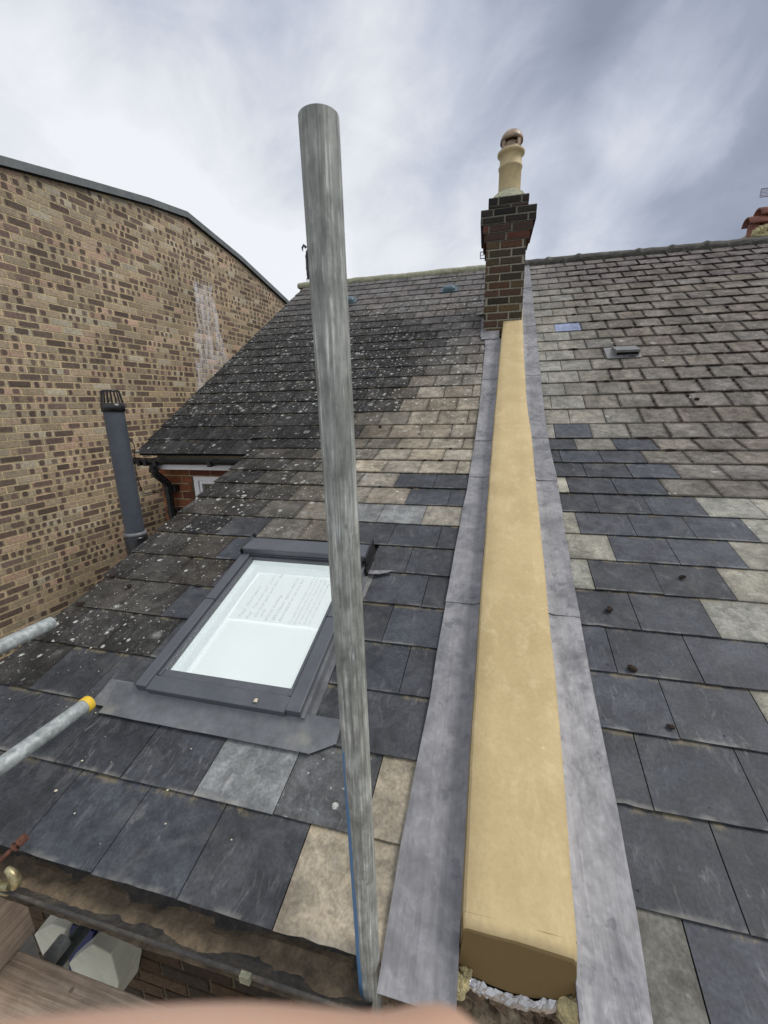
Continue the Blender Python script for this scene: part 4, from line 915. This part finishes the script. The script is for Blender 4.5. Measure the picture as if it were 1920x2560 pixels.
# ------------------------------------------------------------------ scaffold pieces
mb = MB(); mb.tube((-.150, .606, -5.6), (-.2065, .546, .334), .02415, 96, hollow=.004); 
tag(mb.build('scaffold_tube', M_TUBE), 'weathered upright scaffold tube in front of the roofs, blue paint down its lower left side', 'scaffold tube', 'scaffold tubes')
mb = MB()
for i in range(3): mb.path([(-.2285, .538, .190 - i * .013), (-.2300, .538, .189 - i * .013), (-.2303, .538, .186 - i * .013)], [.0010, .0007, .0003], 6)
lump(mb, (-.2285, .5385, .178), (.0016, .003, .017), 4, 1, 2, .4)
mb.path([(-.2285, .538, .198), (-.2315, .537, .2005), (-.2335, .537, .198), (-.2330, .537, .194)], [.0016, .0018, .0012, .0004], 8)
tag(mb.build('torn_tape', simple('old_tape', (.10, .09, .10), .8)), 'torn scrap of dried tape stuck to the upright scaffold tube', 'tape')
def stub(name, end, toward, mat, label, L=1.6):
    end, d_ = Vector(end), (Vector(toward) - Vector(end)).normalized(); mb = MB(); mb.tube(end, end + d_ * L, .02415, 48, hollow=.004); return tag(mb.build(name, mat), label, 'scaffold tube', 'scaffold tubes')
tA = stub('scaffold_tube', (-1.52, 1.011, -.740), (-1.505, .837, -.728), M_GALV, 'bare grey scaffold tube end poking in at the left edge, above the yellow-capped one')
tB = stub('scaffold_tube', (-1.272, .899, -.950), (-1.252, .624, -.929), M_GALV, 'scaffold tube with a yellow end cap poking in over the roof from the left edge')
eb = Vector((-1.272, .899, -.950)); db = (Vector((-1.252, .624, -.929)) - eb).normalized()
mb = MB(); mb.tube(eb - db * .003, eb + db * .020, .0262, 48); mb.build('end_cap', M_YEL, tB, bevel=.002)
mb = MB(); mb.tube((-1.345, .80, -1.81), (-1.345, -.5, -1.81), .02415, 32, hollow=.003)
tT = tag(mb.build('scaffold_tube', M_DKTUBE), 'dark scaffold tube running under the gutter beside the alarm box', 'scaffold tube', 'scaffold tubes')
mb = MB()
def board(mb, x0, x1, y0, y1, z0, z1, along): mb.box(x0, x1, y0, y1, z0, z1, dat=(along, 0, 0))
board(mb, -1.372, -1.334, -1.4, .632, -1.598, -1.372, 0); tag(mb.build('toe_board', M_WOOD, bevel=.004), 'timber toe board standing on edge at the lower left corner', 'scaffold board', 'scaffold boards')
mb = MB(); board(mb, -1.60, 1.6, .358, .583, -1.64, -1.602, 1); b1 = tag(mb.build('scaffold_board', M_WOOD, bevel=.004), 'scaffold deck board nearest the wall, at the bottom left', 'scaffold board', 'scaffold boards')
for i in (1, 2): 
    o = b1.copy(); COL.objects.link(o); o.location = (0, -.229 * i, 0); o['label'] = ('scaffold deck board second from the wall, under the hand', 'scaffold deck board third from the wall, farthest from the gutter')[i - 1]
mb = MB(); mb.tube((-1.27, .66, -1.62 - .045), (-1.27, -.6, -1.67), .02415, 32, hollow=.004)
tag(mb.build('scaffold_transom', M_GALV), 'short grey scaffold transom end below the toe board', 'scaffold tube', 'scaffold tubes')
# coupler with its rusty bolt
cp = thing('scaffold_coupler', (-1.13, .50, -1.15), 'open brass-coloured scaffold coupler with a rusty swing bolt above the gutter', 'coupler')
mb = MB(); cc = Vector((-1.136, .505, -1.115))
def jaw(a0, a1, ox, oz, rr=.030, w=.010, seg=12):
    pts_ = [Vector((cc.x + ox + math.cos(a0 + (a1 - a0) * i / seg) * rr, cc.y + .002 * i / seg, cc.z + oz + math.sin(a0 + (a1 - a0) * i / seg) * rr)) for i in range(seg + 1)]
    mb.path(pts_, [w * (.65 + .45 * math.sin(math.pi * (i + .5) / (seg + 1))) for i in range(seg + 1)], 10)
jaw(R(-60), R(75), .022, .0); jaw(R(100), R(260), -.010, -.008, .026, .009); jaw(R(200), R(330), .0, -.03, .024, .009)
mb.path([cc + Vector((-.03, 0, -.045)), cc + Vector((.0, 0, -.035)), cc + Vector((.025, .0, -.028))], .010, 10); mb.build('jaw', M_GOLD, cp)
mb = MB(); mb.tube(cc + Vector((-.03, -.01, .012)), cc + Vector((.012, .062, .048)), .0055, 16); mb.tube(cc + Vector((.004, .050, .041)), cc + Vector((.012, .064, .049)), .012, 6); mb.tube(cc + Vector((.000, .040, .036)), cc + Vector((.002, .044, .038)), .013, 20); mb.build('bolt', M_RUST, cp)
# alarm box below the gutter
al = thing('alarm_box', (-1.40, .85, -1.95), 'cream and blue alarm box on the dark brick wall under the gutter', 'alarm box')
def prism(mb, pts2, y0, y1, inset=0.):
    cxm = sum(p[0] for p in pts2) / len(pts2); czm = sum(p[1] for p in pts2) / len(pts2)
    F = [(cxm + (p[0] - cxm) * (1 - inset), y0, czm + (p[1] - czm) * (1 - inset)) for p in pts2]; Bk = [(p[0], y1, p[1]) for p in pts2]; n = len(F)
    mb.face(F)
    for i in range(n): mb.face([Bk[i], Bk[(i + 1) % n], F[(i + 1) % n], F[i]])
    mb.face(Bk[::-1])
mb = MB(); prism(mb, [(-1.465, -2.02), (-1.45, -2.15), (-1.26, -2.16), (-1.213, -2.02), (-1.215, -1.86), (-1.30, -1.838), (-1.387, -1.93)], .745, .845, .08); mb.build('cover', M_BOX, al, bevel=.004)
mb = MB(); prism(mb, [(-1.60, -1.92), (-1.58, -2.15), (-1.52, -2.15), (-1.525, -2.02), (-1.458, -1.90), (-1.406, -1.812), (-1.482, -1.815)], .745, .845, .04); mb.build('side_cover', M_BOX, al, bevel=.004)
mb = MB(); prism(mb, [(-1.52, -2.14), (-1.44, -2.14), (-1.33, -1.85), (-1.44, -1.85)], .775, .847); mb.build('lens_band', M_BLUE, al)

# ------------------------------------------------------------------ moss, crumbs
mb = MB(); n = 0
for k in range(10, 33):
    s0 = -.27516 + (k - 12) * (GL if k <= 12 else GU); off = (.065 if k % 2 == 0 else -.055) + .022 * 2.7
    for _ in range(60):
        X = rnd(.62, 4.2); p_ = max(0, min(1, (X - .75) / .8)) * (1. if s0 > .4 else .25) * (.25 + .75 * (nz(X * 1.1, s0 * 1.3, 3) > -.12))
        if s0 > 1.8: p_ *= 1.5
        if random.random() > p_: continue
        r0 = rnd(.006, .016)
        if random.random() < .34:
            i = round((X - off) / .25); X = off + .25 * i + .022 * s0; s_ = s0 + rnd(0, .18); sz = (rnd(.006, .010), rnd(.010, .028), rnd(.005, .008))
        else: s_ = s0 - .003; sz = (rnd(.015, .06) * (1.3 if s0 > 2 else 1), rnd(.006, .012), rnd(.006, .010))
        c_ = PR(X, s_, .012); lump(mb, c_, sz, n, 1, 1, .5); n += 1
ms = mb.build('moss', M_MOSS, house2); tag(ms, kind='stuff')
mb = MB()
for _ in range(260):
    k = random.randint(4, 30); s0 = -.26396 + (k - 13) * (GL if k <= 13 else GU); X = rnd(-1.8, -.3) if k < 13 else rnd(-3.0, -.15)
    if k < 10 and X > -1.2: continue
    if nz(X * 1.4, s0 * 1.4, 9) < -.05 or random.random() > .55: continue
    m = PU if (k >= 13 and X < -1.9) else PR
    c_ = m(X, s0 - .002, .011); lump(mb, c_, (rnd(.008, .024), rnd(.004, .008), rnd(.004, .007)), n, 1, 1, .5); n += 1
ms = mb.build('moss', M_MOSS, house); tag(ms, kind='stuff')
mosspts = [(.491, -1.805, .015, 'round black moss clump on the new dark slates nearest the parapet'), (.508, -2.076, .013, 'small black moss clump just above the smallest one on the dark slates'), (.559, -2.266, .009, 'smallest greenish moss clump, low on the dark slates right of the parapet'), (.815, -1.578, .012, 'moss clump on a dark slate with a pale arc above it'),
           (-.869, .118, .014, 'black moss clump beside the upright scaffold tube on the lichened slope'), (-1.80, -2.075, .018, 'moss clump nearest the left roof verge'), (-1.80, -1.88, .016, 'moss clump further up the left roof verge'), (-1.646, -1.933, .014, 'moss clump with dry stalks on the old left slates'),
           (1.55, .45, .02, 'flattened moss clump right of the square lead vent')]
for i, (X, s_, r0, lb) in enumerate(mosspts):
    mb = MB(); c_ = PR(X, s_, .016)
    for j in range(7): lump(mb, (c_.x + rnd(-.6, .6) * r0, c_.y + rnd(-.5, .5) * r0, c_.z + rnd(-.1, .3) * r0), r0 * rnd(.45, .7), i * 9 + j, .7, 1, .7)
    tag(mb.build('moss_clump', M_MOSS), lb, 'moss', 'loose moss clumps on the slates')
mb = MB()
for i in range(125):
    if i < 110: X, s_ = rnd(-1.84, -1.15), rnd(-2.6, -.9)
    else: X, s_ = rnd(-1.6, -.5), rnd(-2.88, -2.5)
    r0 = rnd(.0011, .003) * (1.6 if random.random() < .08 else 1)
    if HX0 - .02 < X < HX1 and s_ > HS0 - .1: continue
    lump(mb, PL(X, s_, .012 + .003), (r0 * rnd(.8, 1.6), r0, r0 * .5), i, 1, 0, .5)
lump(mb, PL(-.69, FS0 + .02, .066), (.006, .008, .004), 4, 1, 1, .5)
tag(mb.build('mortar_crumbs', M_CRUMB), 'pale mortar crumbs scattered over the old left slates', 'debris', kind='stuff')

# ------------------------------------------------------------------ far chimney and aerials beyond the ridge
fc = thing('chimney', (4.2, 8.6, 1.2), 'low chimney behind the ridge at the right edge with terracotta tile vents on yellow mortar', 'chimney')
mb = MB(); stackring(mb, 3.92, 4.9, 8.35, 8.95, .9, 21, CHR, MORD); mb.build('stack', M_BRICK, fc)
mb = MB(); 
for i in range(16): lump(mb, (3.98 + i * .05, 8.44, 2.56 + .05 * math.sin(i * .4)), (.05, .07, .075), i, 1, 1, .5)
mb.box(3.95, 4.88, 8.40, 8.9, 2.45, 2.60); mb.build('flaunching', simple('yellow_mortar', (.50, .44, .24), .9, var=.3, scale=20, bump=.8), fc)
def halftile(parent, x0, y0, z0, L, r):
    mb = MB(); seg = 12
    for j in range(seg):
        a0, a1 = math.pi * j / seg, math.pi * (j + 1) / seg
        q = [(x0, y0 - math.cos(a0) * r, z0 + math.sin(a0) * r), (x0, y0 - math.cos(a1) * r, z0 + math.sin(a1) * r), (x0 + L, y0 - math.cos(a1) * r, z0 + math.sin(a1) * r), (x0 + L, y0 - math.cos(a0) * r, z0 + math.sin(a0) * r)]
        mb.face(q, smooth=True)
    o = mb.build('half_round_tile', M_TERRA, parent, weld=True); s_ = o.modifiers.new('solid', 'SOLIDIFY'); s_.thickness = .02; s_.offset = -1
halftile(fc, 3.86, 8.50, 2.685, .5, .10); halftile(fc, 3.99, 8.50, 2.79, .6, .11)
mb = MB()
for k in range(2): mb.tube((3.98 + .15 * k, 8.52, 2.50), (3.98 + .15 * k, 8.52, 2.70 + .09 * k), .075, 20)
mb.build('chimney_pot', M_TERRA, fc)
def aerial(x0, x1, y_, z0, z1, rows, label, mast):
    mb = MB(); r0 = .007
    for i in range(rows): z_ = z0 + (z1 - z0) * i / (rows - 1); mb.tube((x0, y_, z_), (x1, y_, z_), r0 * (1.5 if i in (0, rows - 1) else .8), 8)
    for x_ in (x0, x1): mb.tube((x_, y_, z0), (x_, y_, z1), r0 * 1.5, 8)
    t = thing('television_aerial', (mast, y_ + .05, z0 - 1.9), label, 'aerial', 'television aerials'); mb.build('reflector', M_AER, t)
    mb = MB(); mb.tube((mast, y_ + .03, z0 - 1.9), (mast, y_ + .03, z1 + .05), .016, 12); mb.build('mast', M_AER, t)
    mb = MB(); zc = (z0 + z1) / 2; mb.tube((mast, y_ + .03, zc), (mast, y_ - .45, zc), .010, 8)
    for i in range(5): mb.path([(mast - .05, y_ - .1 * i, zc + .05), (mast, y_ - .1 * i, zc), (mast + .05, y_ - .1 * i, zc + .05)], .006, 6)
    mb.build('boom', M_AER, t)
aerial(4.69, 5.06, 10, 3.61, 3.745, 7, 'grid television aerial at the right edge of the sky, above the terracotta tiles', 4.875)
aerial(-.262, -.02, 10, 3.075, 3.20, 3, 'small television aerial half hidden behind the left side of the chimney head', -.10)

# ------------------------------------------------------------------ the photographer's hand
pv = thing('person', (-.16, -.08, -.10), 'blurred bare finger of the person holding the camera, across the bottom edge', 'person')
V_, E__, Rd = [], [], []
def add(p, r, par=None):
    V_.append(p); Rd.append(r)
    if par is not None: E__.append((par, len(V_) - 1))
    return len(V_) - 1
wrist = add((-.150, -.085, -.100), .026); fore = add((-.21, -.17, -.16), .033, wrist); elb = add((-.30, -.32, -.28), .042, fore)
palm = add((-.118, -.050, -.078), .024, wrist); kn = add((-.092, -.026, -.058), .018, palm)
a = add((-.078, -.0136, -.050), .0115, kn); a = add((-.047, -.0070, -.0385), .0098, a); a = add((-.0215, .0004, -.0340), .0090, a); a = add((-.0085, .0058, -.0352), .0085, a); a = add((-.0015, .0100, -.0402), .0072, a); a = add((.0046, .0143, -.0402), .0074, a)
for (dx_, dz_, ln) in ((.0, -.021, .058), (-.004, -.041, .052), (-.010, -.059, .042)):
    a = add((-.082 + dx_, -.022, -.045 + dz_), .0105, kn if dz_ > -.03 else palm); a = add((-.052 + dx_, -.030, -.048 + dz_), .0092, a); a = add((-.040 + dx_ * 1.2, -.052, -.052 + dz_), .0086, a); a = add((-.058 + dx_, -.066, -.054 + dz_), .0078, a)
a = add((-.112, -.060, -.048), .013, palm); a = add((-.094, -.062, -.026), .0115, a); a = add((-.072, -.058, -.013), .0100, a); a = add((-.052, -.054, -.008), .0085, a)
me = bpy.data.meshes.new('body'); me.from_pydata(V_, E__, []); me.update(); o = bpy.data.objects.new('body', me); COL.objects.link(o)
sk = o.modifiers.new('skin', 'SKIN')
for i, r0 in enumerate(Rd): me.skin_vertices[0].data[i].radius = (r0 * 1.1, r0 * 1.1)
me.skin_vertices[0].data[0].use_root = True; sk.use_smooth_shade = True
sb = o.modifiers.new('sub', 'SUBSURF'); sb.levels = 2; sb.render_levels = 3; me.materials.append(M_SKIN); attach(o, pv)
mb = MB(); mb.path([(-.172, -.115, -.122), (-.21, -.17, -.16), (-.26, -.25, -.22), (-.33, -.37, -.32)], [.036, .042, .048, .055], 28); mb.build('sleeve', M_SLEEVE, pv)
